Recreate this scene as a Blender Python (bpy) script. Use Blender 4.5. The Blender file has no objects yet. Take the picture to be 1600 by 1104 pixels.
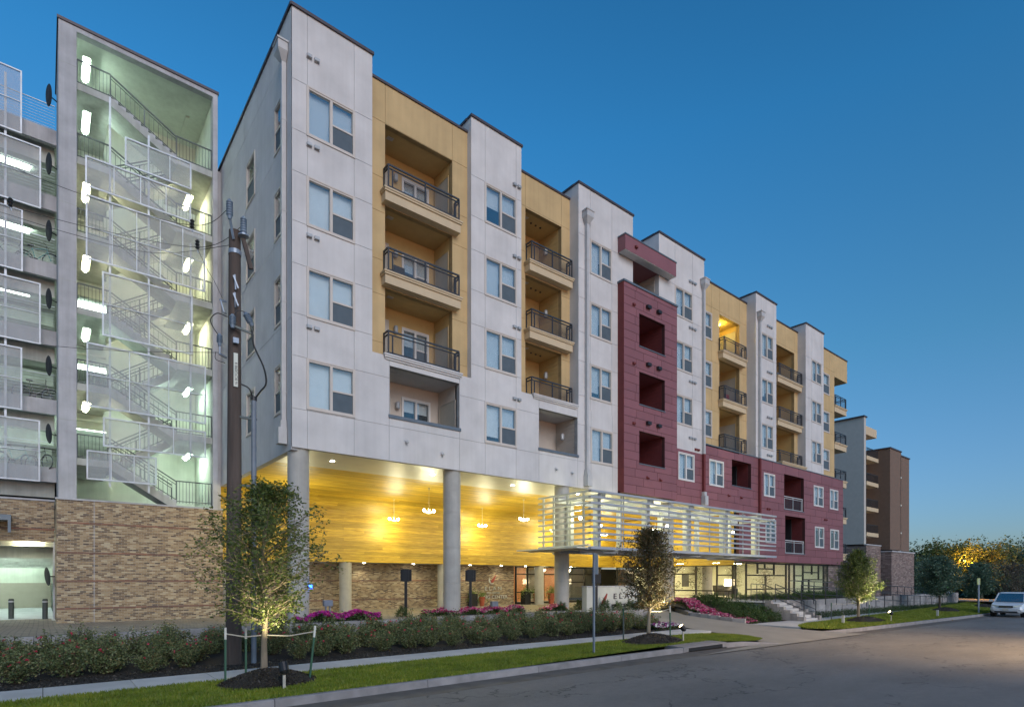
import bpy, math, random
import numpy as np
from mathutils import Vector, Matrix
random.seed(7); RNG = np.random.default_rng(7)
R = math.radians
scene = bpy.context.scene
COL = scene.collection

# ---------------------------------------------------------------- camera, sky, sun, exposure
cam_d = bpy.data.cameras.new('camera'); cam = bpy.data.objects.new('camera', cam_d); COL.objects.link(cam)
cam.location = (0, 0, 2.2); cam.rotation_euler = (R(90), 0, -R(39.162))
cam_d.sensor_width = 36; cam_d.lens = 20.25; cam_d.shift_y = 0.2206; cam_d.clip_start = .1; cam_d.clip_end = 3000
scene.camera = cam
world = bpy.data.worlds.new('World'); scene.world = world; world.use_nodes = True
wn = world.node_tree.nodes; wl = world.node_tree.links
bgn = wn['Background']
sky = wn.new('ShaderNodeTexSky'); sky.sky_type = 'NISHITA'; sky.sun_disc = False
SUN_EL, SUN_ROT = 6.0, 190.0
sky.sun_elevation = R(SUN_EL); sky.sun_rotation = R(SUN_ROT); sky.altitude = 0; sky.air_density = 1.0
sky.dust_density = 0.3; sky.ozone_density = 6.0
hs = wn.new('ShaderNodeHueSaturation'); hs.inputs['Saturation'].default_value = .86; wl.new(sky.outputs[0], hs.inputs['Color']); 
tcw = wn.new('ShaderNodeTexCoord'); spw = wn.new('ShaderNodeSeparateXYZ'); wl.new(tcw.outputs['Generated'], spw.inputs[0])
rw_ = wn.new('ShaderNodeValToRGB'); wl.new(spw.outputs[2], rw_.inputs[0]); ee = rw_.color_ramp.elements
while len(ee) < 4: ee.new(.5)
for i_, (p_, c_) in enumerate(((0, (.82,.58,.55)), (.33, (.42,.68,.58)), (.6, (.22,.70,.70)), (.8, (.15,.57,.60)))): ee[i_].position = p_; ee[i_].color = (*c_, 1)
vm = wn.new('ShaderNodeVectorMath'); vm.operation = 'MULTIPLY'; wl.new(hs.outputs[0], vm.inputs[0]); wl.new(rw_.outputs[0], vm.inputs[1])
vm2 = wn.new('ShaderNodeVectorMath'); vm2.operation = 'SCALE'; vm2.inputs['Scale'].default_value = 1.12; wl.new(vm.outputs[0], vm2.inputs[0])
wl.new(vm2.outputs[0], bgn.inputs[0]); bgn.inputs[1].default_value = 0.15
sun_d = bpy.data.lights.new('sun', 'SUN'); sun_d.energy = 0.62; sun_d.angle = R(35); sun_d.color = (1, .93, .91)
sun = bpy.data.objects.new('sun', sun_d); COL.objects.link(sun)
sd = Vector((math.sin(R(SUN_ROT)), math.cos(R(SUN_ROT)), 0.55)).normalized()
sun.rotation_euler = sd.to_track_quat('Z', 'Y').to_euler()
vs = scene.view_settings; vs.view_transform = 'Standard'; vs.look = 'None'; vs.exposure = 1.42; vs.gamma = 1
vs.use_curve_mapping = False
cy = scene.cycles; cy.use_denoising = True
try: cy.denoiser = 'OPENIMAGEDENOISE'
except Exception: pass
cy.max_bounces = 6; cy.diffuse_bounces = 3; cy.glossy_bounces = 3; cy.transparent_max_bounces = 16
cy.transmission_bounces = 3; cy.sample_clamp_indirect = 4; cy.use_light_tree = True

# ---------------------------------------------------------------- builders
ORG = {}
def slope(u): return -.0085 * max(0., u - 14)

class MB:
    def __init__(s, T=None): s.v = []; s.f = []; s.T = T
    def add(s, vs_, fs):
        n = len(s.v)
        s.v += [s.T(*p) for p in vs_] if s.T else [tuple(p) for p in vs_]
        s.f += [tuple(i + n for i in f) for f in fs]; return s
    def box(s, x0, x1, y0, y1, z0, z1):
        return s.add([(x0,y0,z0),(x1,y0,z0),(x1,y1,z0),(x0,y1,z0),(x0,y0,z1),(x1,y0,z1),(x1,y1,z1),(x0,y1,z1)],
                     [(0,3,2,1),(4,5,6,7),(0,1,5,4),(1,2,6,5),(2,3,7,6),(3,0,4,7)])
    def quad(s, a, b, c, d): return s.add([a,b,c,d], [(0,1,2,3)])
    def tube(s, pts, rad, n=8, cap=True):
        pts = [Vector(p) for p in pts]
        rs = rad if isinstance(rad, (list, tuple)) else [rad]*len(pts)
        V = []; F = []; prev = None
        for i, p in enumerate(pts):
            d = (pts[min(i+1, len(pts)-1)] - pts[max(i-1, 0)]).normalized()
            a = prev if prev is not None else (Vector((0,0,1)) if abs(d.z) < .9 else Vector((1,0,0)))
            x = (a - d*a.dot(d)); x = x.normalized() if x.length > 1e-5 else d.orthogonal().normalized()
            y = d.cross(x); prev = x
            for k in range(n):
                t = 2*math.pi*k/n; V.append(tuple(p + (x*math.cos(t) + y*math.sin(t))*rs[i]))
        m = len(pts)
        for i in range(m-1):
            for k in range(n):
                k2 = (k+1) % n; F.append((i*n+k, i*n+k2, (i+1)*n+k2, (i+1)*n+k))
        if cap: F.append(tuple(range(n-1, -1, -1))); F.append(tuple((m-1)*n + k for k in range(n)))
        return s.add(V, F)
    def cyl(s, p0, p1, r0, r1=None, n=16): return s.tube([p0, p1], [r0, r0 if r1 is None else r1], n)
    def lathe(s, prof, c=(0,0,0), n=20):
        V = [(c[0]+r*math.cos(2*math.pi*k/n), c[1]+r*math.sin(2*math.pi*k/n), c[2]+z) for r, z in prof for k in range(n)]
        F = [(i*n+k, i*n+(k+1)%n, (i+1)*n+(k+1)%n, (i+1)*n+k) for i in range(len(prof)-1) for k in range(n)]
        F.append(tuple(range(n-1,-1,-1))); F.append(tuple((len(prof)-1)*n+k for k in range(n)))
        return s.add(V, F)
    def prism(s, poly, z0, z1):
        n = len(poly); V = [(x,y,z0) for x,y in poly] + [(x,y,z1) for x,y in poly]
        return s.add(V, [tuple(range(n-1,-1,-1)), tuple(range(n,2*n))] + [(i,(i+1)%n,n+(i+1)%n,n+i) for i in range(n)])
    def bar(s, a, b, w, h):
        a = Vector(a); b = Vector(b); d = (b-a).normalized()
        up = Vector((0,0,1)) if abs(d.z) < .95 else Vector((0,1,0))
        x = d.cross(up).normalized()*w/2; y = x.cross(d).normalized()*h/2
        V = [a-x-y,a+x-y,a+x+y,a-x+y,b-x-y,b+x-y,b+x+y,b-x+y]
        return s.add([tuple(q) for q in V], [(0,3,2,1),(4,5,6,7),(0,1,5,4),(1,2,6,5),(2,3,7,6),(3,0,4,7)])
    def build(s, name, m, parent=None, smooth=False, **k):
        me = bpy.data.meshes.new(name)
        V = s.v
        if parent is not None:
            r = parent
            while r.parent: r = r.parent
            o = ORG.get(r.name)
            if o is not None: V = [(x-o[0], y-o[1], z-o[2]) for x, y, z in V]
        me.from_pydata(V, [], s.f); me.materials.append(m)
        if smooth: me.polygons.foreach_set('use_smooth', [True]*len(me.polygons))
        ob = bpy.data.objects.new(name, me); COL.objects.link(ob)
        if parent is not None: ob.parent = parent
        return tag(ob, **k)
def tag(o, label=None, cat=None, group=None, kind=None):
    if label: o['label'] = label
    if cat: o['category'] = cat
    if group: o['group'] = group
    if kind: o['kind'] = kind
    return o
def thing(name, loc, label=None, cat=None, group=None, kind=None, local=False, rz=0):
    o = bpy.data.objects.new(name, None); COL.objects.link(o); o.location = loc; o.rotation_euler = (0,0,rz)
    if not local: ORG[o.name] = tuple(loc)
    o.empty_display_size = .2
    return tag(o, label, cat, group, kind)
def npmesh(name, V, F, m, parent=None, smooth=False, **k):
    me = bpy.data.meshes.new(name); V = np.asarray(V, 'f4'); F = np.asarray(F, 'i4'); c = F.shape[1]
    me.vertices.add(len(V)); me.vertices.foreach_set('co', V.ravel())
    me.loops.add(F.size); me.loops.foreach_set('vertex_index', F.ravel())
    me.polygons.add(len(F)); me.polygons.foreach_set('loop_start', np.arange(0, F.size, c, dtype='i4'))
    me.update(calc_edges=True); me.materials.append(m)
    ob = bpy.data.objects.new(name, me); COL.objects.link(ob)
    if parent is not None: ob.parent = parent
    return tag(ob, **k)
def copy_tree(o, parent=None):
    c = o.copy(); COL.objects.link(c); c.parent = parent
    for ch in list(o.children): copy_tree(ch, c)
    return c
def inst(name, me, loc, parent, rot=None):
    ob = bpy.data.objects.new(name, me); COL.objects.link(ob); ob.parent = parent
    r = parent
    while r is not None and r.parent: r = r.parent
    o = ORG.get(r.name, (0,0,0)) if r is not None else (0,0,0)
    ob.location = (loc[0]-o[0], loc[1]-o[1], loc[2]-o[2])
    if rot: ob.rotation_euler = rot
    return ob
def grid(name, us, vs_, zf, m, parent=None, **k):
    V = [(u, v, zf(u, v)) for u in us for v in vs_]; n = len(vs_)
    F = [(i*n+j, (i+1)*n+j, (i+1)*n+j+1, i*n+j+1) for i in range(len(us)-1) for j in range(n-1)]
    mb = MB(); mb.add(V, F); return mb.build(name, m, parent, smooth=True, **k)
def lin(a, b, n): return [a+(b-a)*i/(n-1) for i in range(n)]

# ---------------------------------------------------------------- materials
def newmat(name):
    m = bpy.data.materials.new(name); m.use_nodes = True
    return m, m.node_tree.nodes, m.node_tree.links, m.node_tree.nodes['Principled BSDF']
def rgba(c, k=1): return (c[0]*k, c[1]*k, c[2]*k, 1)
def coords(N, L, stretch=(1,1,1), space='pos'):
    if space == 'pos':
        g = N.new('ShaderNodeNewGeometry'); out = g.outputs['Position']
    else:
        g = N.new('ShaderNodeTexCoord'); out = g.outputs['Object']
    mp = N.new('ShaderNodeMapping'); mp.inputs['Scale'].default_value = stretch
    L.new(out, mp.inputs[0]); return mp.outputs[0]
def noise(N, L, vec, scale, detail=4, rough=.55):
    n = N.new('ShaderNodeTexNoise'); n.inputs['Scale'].default_value = scale; n.inputs['Detail'].default_value = detail
    n.inputs['Roughness'].default_value = rough; L.new(vec, n.inputs['Vector']); return n.outputs['Fac']
def ramp(N, L, fac, stops):
    r = N.new('ShaderNodeValToRGB'); e = r.color_ramp.elements
    while len(e) < len(stops): e.new(.5)
    for i, (p, c) in enumerate(stops): e[i].position = p; e[i].color = rgba(c)
    L.new(fac, r.inputs[0]); return r.outputs[0]
def mixc(N, L, fac, a, b, mode='MIX'):
    x = N.new('ShaderNodeMix'); x.data_type = 'RGBA'; x.blend_type = mode
    for s_, q in ((0, fac), (6, a), (7, b)):
        if isinstance(q, (int, float)): x.inputs[s_].default_value = q
        elif isinstance(q, tuple): x.inputs[s_].default_value = rgba(q)
        else: L.new(q, x.inputs[s_])
    return x.outputs[2]
def math_(N, L, op, a, b=None, c=None):
    x = N.new('ShaderNodeMath'); x.operation = op
    for i, q in enumerate((a, b, c)):
        if q is None: continue
        if isinstance(q, (int, float)): x.inputs[i].default_value = q
        else: L.new(q, x.inputs[i])
    return x.outputs[0]
def bump(N, L, B, h, strength=.3, dist=.02):
    b = N.new('ShaderNodeBump'); b.inputs['Strength'].default_value = strength; b.inputs['Distance'].default_value = dist
    L.new(h, b.inputs['Height']); L.new(b.outputs[0], B.inputs['Normal'])
def plain(name, c, rough=.6, metal=0, var=.18, scale=3, bumps=0, bscale=60, stretch=(1,1,1), rand=0, spec=.5, streak=0, space='pos'):
    m, N, L, B = newmat(name)
    v = coords(N, L, stretch, space)
    n = noise(N, L, v, scale, 5)
    f = ramp(N, L, n, [(.3, tuple(x*(1-var) for x in c)), (.7, tuple(min(1, x*(1+var)) for x in c))])
    if streak:
        v2 = coords(N, L, (3, 3, .12)); n2 = noise(N, L, v2, 1.6, 4, .6)
        f = mixc(N, L, streak, f, ramp(N, L, n2, [(.35, (.45,.43,.4)), (.62, (1,1,1))]), 'MULTIPLY')
    if rand:
        oi = N.new('ShaderNodeObjectInfo'); k = math_(N, L, 'MULTIPLY_ADD', oi.outputs['Random'], rand, 1-rand/2)
        cb = N.new('ShaderNodeCombineColor'); [L.new(k, cb.inputs[i]) for i in range(3)]
        f = mixc(N, L, 1., f, cb.outputs[0], 'MULTIPLY')
    L.new(f, B.inputs['Base Color'])
    B.inputs['Roughness'].default_value = rough; B.inputs['Metallic'].default_value = metal
    B.inputs['Specular IOR Level'].default_value = spec
    if bumps: bump(N, L, B, noise(N, L, v, bscale, 3), bumps, .01)
    return m
def emit(name, c, s):
    m, N, L, B = newmat(name); B.inputs['Base Color'].default_value = rgba(c)
    B.inputs['Emission Color'].default_value = rgba(c); B.inputs['Emission Strength'].default_value = s; return m
def see(name, c, opaque, rough=.5, gloss=0, spec_rough=.03, fk=.34):
    """a sheet that is partly open: mesh or glass"""
    m, N, L, B = newmat(name); out = N['Material Output']
    tr = N.new('ShaderNodeBsdfTransparent'); mx = N.new('ShaderNodeMixShader')
    B.inputs['Base Color'].default_value = rgba(c); B.inputs['Roughness'].default_value = rough
    mx.inputs[0].default_value = opaque; L.new(tr.outputs[0], mx.inputs[1]); L.new(B.outputs[0], mx.inputs[2])
    last = mx.outputs[0]
    if gloss:
        gl = N.new('ShaderNodeBsdfGlossy'); gl.inputs['Roughness'].default_value = spec_rough
        lw = N.new('ShaderNodeLayerWeight'); lw.inputs[0].default_value = .35
        k = math_(N, L, 'MULTIPLY_ADD', lw.outputs['Fresnel'], fk, gloss)
        m2 = N.new('ShaderNodeMixShader'); L.new(k, m2.inputs[0]); L.new(last, m2.inputs[1]); L.new(gl.outputs[0], m2.inputs[2]); last = m2.outputs[0]
    L.new(last, out.inputs[0]); return m
def brickmat(name, pal, mortar, bw=.2, bh=.0667, axis='x', patch=.5, rough=.85, gap=.012):
    m, N, L, B = newmat(name)
    g = N.new('ShaderNodeNewGeometry'); sp = N.new('ShaderNodeSeparateXYZ'); L.new(g.outputs['Position'], sp.inputs[0])
    a = math_(N, L, 'ADD', sp.outputs[0], sp.outputs[1]) if axis == 'xy' else sp.outputs[0]
    cb = N.new('ShaderNodeCombineXYZ'); L.new(a, cb.inputs[0]); L.new(sp.outputs[1] if axis == 'flat' else sp.outputs[2], cb.inputs[1])
    # cell id -> random colour per brick
    row = math_(N, L, 'FLOOR', math_(N, L, 'DIVIDE', sp.outputs[1] if axis == 'flat' else sp.outputs[2], bh))
    off = math_(N, L, 'MULTIPLY', math_(N, L, 'MODULO', math_(N, L, 'ADD', row, 1000.), 2.), bw/2)
    colm = math_(N, L, 'FLOOR', math_(N, L, 'DIVIDE', math_(N, L, 'ADD', a, off), bw))
    c2 = N.new('ShaderNodeCombineXYZ'); L.new(colm, c2.inputs[0]); L.new(row, c2.inputs[1])
    wn_ = N.new('ShaderNodeTexWhiteNoise'); wn_.noise_dimensions = '2D'; L.new(c2.outputs[0], wn_.inputs['Vector'])
    mp = N.new('ShaderNodeMapping'); mp.inputs['Scale'].default_value = (.8, 4, 1); L.new(cb.outputs[0], mp.inputs[0])
    pn = noise(N, L, mp.outputs[0], 1.0, 3)
    fac = math_(N, L, 'ADD', math_(N, L, 'MULTIPLY', wn_.outputs['Value'], 1-patch), math_(N, L, 'MULTIPLY', pn, patch))
    n = len(pal); lo, hi = .12, .88
    col = ramp(N, L, fac, [(lo + (hi-lo)*i/(n-1), c) for i, c in enumerate(pal)])
    fx = math_(N, L, 'FRACT', math_(N, L, 'DIVIDE', math_(N, L, 'ADD', a, off), bw))
    fz = math_(N, L, 'FRACT', math_(N, L, 'DIVIDE', sp.outputs[1] if axis == 'flat' else sp.outputs[2], bh))
    mort = math_(N, L, 'MAXIMUM', math_(N, L, 'LESS_THAN', fx, gap/bw), math_(N, L, 'LESS_THAN', fz, gap/bh))
    fine = noise(N, L, cb.outputs[0], 40, 3)
    col = mixc(N, L, .35, col, ramp(N, L, fine, [(.3, (.55,.55,.55)), (.7, (1,1,1))]), 'MULTIPLY')
    L.new(mixc(N, L, mort, col, mortar), B.inputs['Base Color']); B.inputs['Roughness'].default_value = rough
    bump(N, L, B, math_(N, L, 'SUBTRACT', math_(N, L, 'MULTIPLY', fine, .3), mort), .5, .01)
    return m
def leafmat(name, cols, trans=.35, patch=0):
    m, N, L, B = newmat(name); out = N['Material Output']
    g = N.new('ShaderNodeNewGeometry')
    oi = N.new('ShaderNodeObjectInfo')
    f = math_(N, L, 'FRACT', math_(N, L, 'ADD', g.outputs['Random Per Island'], oi.outputs['Random']))
    n = len(cols); c = ramp(N, L, f, [(i/(n-1), q) for i, q in enumerate(cols)])
    if patch:
        nz = noise(N, L, coords(N, L, (1.1,1.6,1)), 1.3, 4, .65)
        c = mixc(N, L, patch, c, ramp(N, L, nz, [(.32, (.45,.5,.45)), (.5, (.9,.95,.8)), (.68, (1.25,1.05,.9))]), 'MULTIPLY')
    L.new(c, B.inputs['Base Color']); B.inputs['Roughness'].default_value = .5
    t = N.new('ShaderNodeBsdfTranslucent'); L.new(c, t.inputs[0])
    mx = N.new('ShaderNodeMixShader'); mx.inputs[0].default_value = trans
    L.new(B.outputs[0], mx.inputs[1]); L.new(t.outputs[0], mx.inputs[2]); L.new(mx.outputs[0], out.inputs[0]); return m

M = {}
M['white'] = plain('white_stucco', (.58,.57,.565), .9, var=.10, scale=.9, bumps=.35, bscale=45, streak=.09, rand=.025)
M['joint'] = plain('stucco_backing', (.34,.34,.34), .9)
M['yellow'] = plain('yellow_stucco', (.53,.385,.195), .9, var=.10, scale=.9, bumps=.35, bscale=45, streak=.14, rand=.025)
M['yjoint'] = plain('yellow_backing', (.33,.235,.11), .9)
M['cream'] = plain('cream_trim', (.55,.44,.29), .8, var=.05)
M['siding'] = plain('yellow_siding', (.52,.36,.15), .8, var=.05)
M['wsiding'] = plain('beige_siding', (.50,.44,.38), .8, var=.05)
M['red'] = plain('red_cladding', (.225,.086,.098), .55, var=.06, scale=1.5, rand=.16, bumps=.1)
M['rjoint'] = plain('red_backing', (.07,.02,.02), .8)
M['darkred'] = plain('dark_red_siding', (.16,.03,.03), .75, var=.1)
M['cap'] = plain('dark_metal_cap', (.07,.06,.07), .5, .3, var=.1)
M['bluecap'] = plain('blue_grey_cap', (.13,.16,.19), .5, .3, var=.1)
M['frame'] = plain('window_frame', (.55,.50,.45), .5, var=.04)
M['wframe'] = plain('white_window_frame', (.66,.64,.62), .5, var=.04)
M['blind'] = plain('pale_blind', (.66,.77,.80), .7, var=.05)
M['screen'] = plain('insect_screen', (.075,.105,.13), .7, var=.1)
M['glass'] = see('window_glass', (.35,.5,.6), .04, .1, gloss=.08)
M['clearglass'] = see('lobby_glass', (.6,.65,.6), .03, .1, gloss=.02, fk=.25)
M['rail'] = plain('dark_railing', (.055,.06,.07), .45, .5, var=.1)
M['railmesh'] = see('railing_mesh', (.06,.06,.07), .22)
M['door'] = plain('pale_door', (.52,.48,.42), .6, var=.05)
M['gdoor'] = plain('grey_door', (.40,.37,.31), .7, var=.05)
M['sconce'] = plain('grey_sconce', (.4,.41,.42), .4, .3)
M['down'] = plain('downspout_paint', (.47,.47,.47), .5, var=.08)
M['dark'] = plain('dark_interior', (.015,.017,.02), .9)
M['conc'] = plain('concrete', (.43,.44,.46), .85, var=.16, scale=1.2, bumps=.3, bscale=25, streak=.25)
M['concd'] = plain('garage_concrete', (.44,.46,.43), .85, var=.2, scale=.9, bumps=.3, bscale=20, streak=.3)
M['concl'] = plain('column_concrete', (.40,.39,.36), .7, var=.12, scale=2, bumps=.2, bscale=25, streak=.15)
M['paint'] = plain('tower_wall_paint', (.64,.69,.60), .8, var=.10, scale=1.2, bumps=.2, bscale=12, streak=.15)
M['mesh'] = see('perforated_screen', (.50,.54,.57), .27, .6)
M['meshframe'] = plain('pale_steel_frame', (.48,.52,.57), .45, .2)
M['steel'] = plain('dark_stair_steel', (.09,.11,.11), .5, .3)
M['tube_cool'] = emit('cool_tube', (.75,1,.84), 30)
M['tube_garage'] = emit('garage_tube', (.78,1,.86), 9)
M['tube_warm'] = emit('warm_tube', (1,.95,.62), 27)
M['lens'] = emit('bulb_glow', (1,.95,.72), 25)
M['cam_white'] = plain('canopy_paint', (.62,.64,.56), .45, var=.05)
M['cam_grey'] = plain('canopy_slat_paint', (.34,.37,.42), .45, var=.05, rand=.1)
M['soffit'] = plain('white_soffit', (.62,.63,.55), .42, var=.06, scale=2)
M['black'] = plain('black_metal', (.02,.02,.022), .45, .2)
M['dish'] = plain('black_disc', (.02,.025,.03), .7)
M['asphalt'] = None

def woodmat():
    m, N, L, B = newmat('honey_wood')
    tc = N.new('ShaderNodeTexCoord'); oi = N.new('ShaderNodeObjectInfo')
    ad = N.new('ShaderNodeVectorMath'); ad.operation = 'ADD'
    sc = N.new('ShaderNodeVectorMath'); sc.operation = 'SCALE'; sc.inputs[0].default_value = (17, 31, 7); L.new(oi.outputs['Random'], sc.inputs['Scale'])
    L.new(tc.outputs['Object'], ad.inputs[0]); L.new(sc.outputs[0], ad.inputs[1])
    mp = N.new('ShaderNodeMapping'); mp.inputs['Scale'].default_value = (.9, 14, 14); L.new(ad.outputs[0], mp.inputs[0])
    n = noise(N, L, mp.outputs[0], 1.6, 6, .6)
    c = ramp(N, L, n, [(.3, (.34,.20,.02)), (.5, (.53,.345,.035)), (.7, (.66,.46,.06))])
    k = math_(N, L, 'MULTIPLY_ADD', oi.outputs['Random'], .42, .72)
    cb = N.new('ShaderNodeCombineColor'); [L.new(k, cb.inputs[i]) for i in range(3)]
    L.new(mixc(N, L, 1., c, cb.outputs[0], 'MULTIPLY'), B.inputs['Base Color'])
    B.inputs['Roughness'].default_value = .45
    vo = noise(N, L, mp.outputs[0], 3., 3); bump(N, L, B, vo, .15, .005)
    return m
M['wood'] = woodmat()
BP = [(.10,.07,.055), (.21,.14,.08), (.31,.215,.12), (.37,.27,.155), (.50,.41,.27)]
M['brick'] = brickmat('blended_brick', BP, (.36,.32,.25), .2, .0667, 'xy', .22)
M['bandbrick'] = brickmat('dark_red_course', [(.03,.025,.03), (.12,.07,.06), (.30,.13,.08), (.32,.15,.1)], (.25,.2,.16), .4, .0667, 'xy', .75)
M['stonewall'] = brickmat('ledge_stone', [(.12,.085,.08), (.20,.145,.13), (.27,.2,.18), (.36,.29,.26)], (.1,.08,.07), .55, .16, 'xy', .4, gap=.02)
M['paver'] = brickmat('plaza_pavers', [(.20,.18,.15), (.27,.24,.19), (.33,.3,.24)], (.12,.11,.1), .3, .3, 'flat', .4, gap=.03)
M['siding2'] = plain('grey_siding', (.46,.44,.40), .8, var=.05)
M['brown'] = plain('brown_stucco', (.17,.115,.085), .85, var=.08)
# ================================================================ THE APARTMENT BUILDING
V0, UL = 19.6, 6.45
ZB, ZT, ZTY = 6.65, 21.40, 20.87
FL = [16.78, 13.69, 10.60, 7.50, 4.40]           # storey floor levels
HEAD = [18.95, 15.87, 12.80, 9.68]; SILL = [17.35, 14.28, 11.18, 8.05]
apt = thing('apartment_building', (20, 25, 0), 'six storey apartment building in white, yellow and purple-red bays raised on round columns', 'building')
front = lambda v: (lambda a, n, z: (a, v+n, z))
side = lambda u: (lambda a, n, z: (u+n, a, z))
def cut(rects, o):
    out = []
    for (a,b,c,d) in rects:
        x0,x1,z0,z1 = o
        if x1 <= a+1e-4 or x0 >= b-1e-4 or z1 <= c+1e-4 or z0 >= d-1e-4: out.append((a,b,c,d)); continue
        if x0 > a+1e-4: out.append((a,x0,c,d))
        if x1 < b-1e-4: out.append((x1,b,c,d))
        m0, m1 = max(a,x0), min(b,x1)
        if z0 > c+1e-4: out.append((m0,m1,c,z0))
        if z1 < d-1e-4: out.append((m0,m1,z1,d))
    return out
def wall(T, a0, a1, z0, z1, holes, m, name='wall', th=.22, parent=None, label=None):
    rs = [(a0+.015,a1-.015,z0+.008,z1)]
    for h in holes: rs = cut(rs, h)
    mb = MB(T)
    for (a,b,c,d) in rs: mb.box(a, b, .012, th, c, d)
    return mb.build(name, m, parent or apt, label=label)
def panels(T, a0, a1, z0, z1, holes, m, name, ab, zb, gap=.016, stagger=False, parent=None, n0=0., n1=.012):
    """separate panels proud of the backing, split at the given breaks"""
    zs = sorted(set([z0] + [z for z in zb if z0+.08 < z < z1-.08] + [z1]))
    for i in range(len(zs)-1):
        br = ab[i % len(ab)] if stagger else ab
        as_ = sorted(set([a0] + [a for a in br if a0+.12 < a < a1-.12] + [a1]))
        for j in range(len(as_)-1):
            rs = [(as_[j], as_[j+1], zs[i], zs[i+1])]
            for h in holes: rs = cut(rs, h)
            if not rs: continue
            mb = MB(T); g = gap/2; ok = 0
            for (a,b,c,d) in rs:
                # inset only along the panel's own outline
                la = a+g if abs(a-as_[j]) < 1e-4 and a > a0+1e-4 else a
                lb = b-g if abs(b-as_[j+1]) < 1e-4 and b < a1-1e-4 else b
                lc = c+g if abs(c-zs[i]) < 1e-4 and c > z0+1e-4 else c
                ld = d-g if abs(d-zs[i+1]) < 1e-4 and d < z1-1e-4 else d
                if lb-la > .01 and ld-lc > .01: mb.box(la, lb, n0, n1, lc, ld); ok = 1
            if ok: mb.build(name, m, parent or apt)
NB = [0]
def window(T, a0, a1, z0, z1, kind='double', fm='frame', blind=1., parent=None, rev=False, label=None, th=.09, sash=True):
    """frame > pane(s), blind(s), insect screen"""
    P = parent or apt
    w = .055; mid = (a0+a1)/2
    f = MB(T)
    f.box(a0-.03, a1+.03, -.035, th, z0-.06, z0+.0); f.box(a0-.03, a1+.03, -.03, th, z1, z1+.05)
    f.box(a0-.03, a0+w, -.028, th, z0, z1); f.box(a1-w, a1+.03, -.028, th, z0, z1)
    f.box(a0+w, a1-w, -.012, th, z0, z0+w); f.box(a0+w, a1-w, -.012, th, z1-w, z1)
    zm = z0 + (z1-z0)*.46
    if kind == 'double':
        f.box(mid-.045, mid+.045, -.015, th, z0+w, z1-w)
        f.box(mid+.045, a1-w, -.006, th-.01, zm-.03, zm+.03)
    elif kind == 'single': f.box(a0+w, a1-w, -.006, th-.01, zm-.03, zm+.03)
    fo = f.build('window', M[fm], P, label=label)
    cells = [(a0+w, mid-.045, z0+w, z1-w), (mid+.045, a1-w, zm+.03, z1-w), (mid+.045, a1-w, z0+w, zm-.03)] if kind == 'double' else \
            [(a0+w, a1-w, zm+.03, z1-w), (a0+w, a1-w, z0+w, zm-.03)]
    for i, (a,b,c,d) in enumerate(cells):
        low = i == len(cells)-1
        MB(T).box(a, b, .035, .041, c, d).build('pane', M['glass'], fo)
        if low and sash: MB(T).box(a+.002, b-.002, .018, .022, c+.002, d-.002).build('insect_screen', M['screen'], fo)
        if not low:
            zb_ = d - (d-c)*blind if kind != 'double' or i == 0 else max(c, d-(cells[0][3]-cells[0][2])*blind)
            bb = MB(T).box(a-.03, b+.03, .19, .196, zb_, d+.03)
            bb.build('blind', M['blind'], fo)
    return fo
def railing(T, a0, a1, n0, n1, z0, h=.86, left=True, right=True, name='balcony_railing', m='rail', posts=1):
    """front run at n0 with returns back to n1"""
    r = MB(T); t = .022
    def run(p, q, ax):
        for zz, hh in ((z0+h-.02, .03), (z0+h-.15, .018), (z0+.04, .022)):
            if ax == 'a': r.box(p, q, n0-t, n0+t, zz-hh, zz+hh)
    run(a0, a1, 'a')
    xs = [a0+.01, a1-.01] + [a0+(a1-a0)*(k+1)/(posts+1) for k in range(posts)]
    for x in xs: r.box(x-t, x+t, n0-t-.002, n0+t+.002, z0-.02, z0+h-.05)
    r.box(a0+.16, a0+.20, n0-t, n0+t, z0, z0+h-.16); r.box(a1-.20, a1-.16, n0-t, n0+t, z0, z0+h-.16)
    for s_, x in ((left, a0), (right, a1)):
        if s_:
            for zz, hh in ((z0+h-.02, .03), (z0+h-.15, .018), (z0+.04, .022)):
                r.box(x-t-.003, x+t+.003, n0+t, n1, zz-hh, zz+hh)
            r.box(x-t, x+t, n1-.05, n1, z0, z0+h-.05)
    ro = r.build(name, M[m], apt)
    MB(T).box(a0+t, a1-t, n0-.003, n0+.003, z0+.06, z0+h-.17).build('mesh_panel', M['railmesh'], ro)
    if left: MB(T).box(a0-.003, a0+.003, n0+.02, n1, z0+.06, z0+h-.17).build('mesh_panel', M['railmesh'], ro)
    return ro
def slab(a0, a1, v0, v1, z, mat='cream', h=.46):
    s = MB()
    s.box(a0, a1, v0+.05, v1, z-h, z-.13); s.box(a0-.04, a1+.04, v0, v1, z-.13, z-.06); s.box(a0-.07, a1+.07, v0-.03, v1, z-.06, z)
    s.build('balcony_slab', M[mat], apt)
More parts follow.
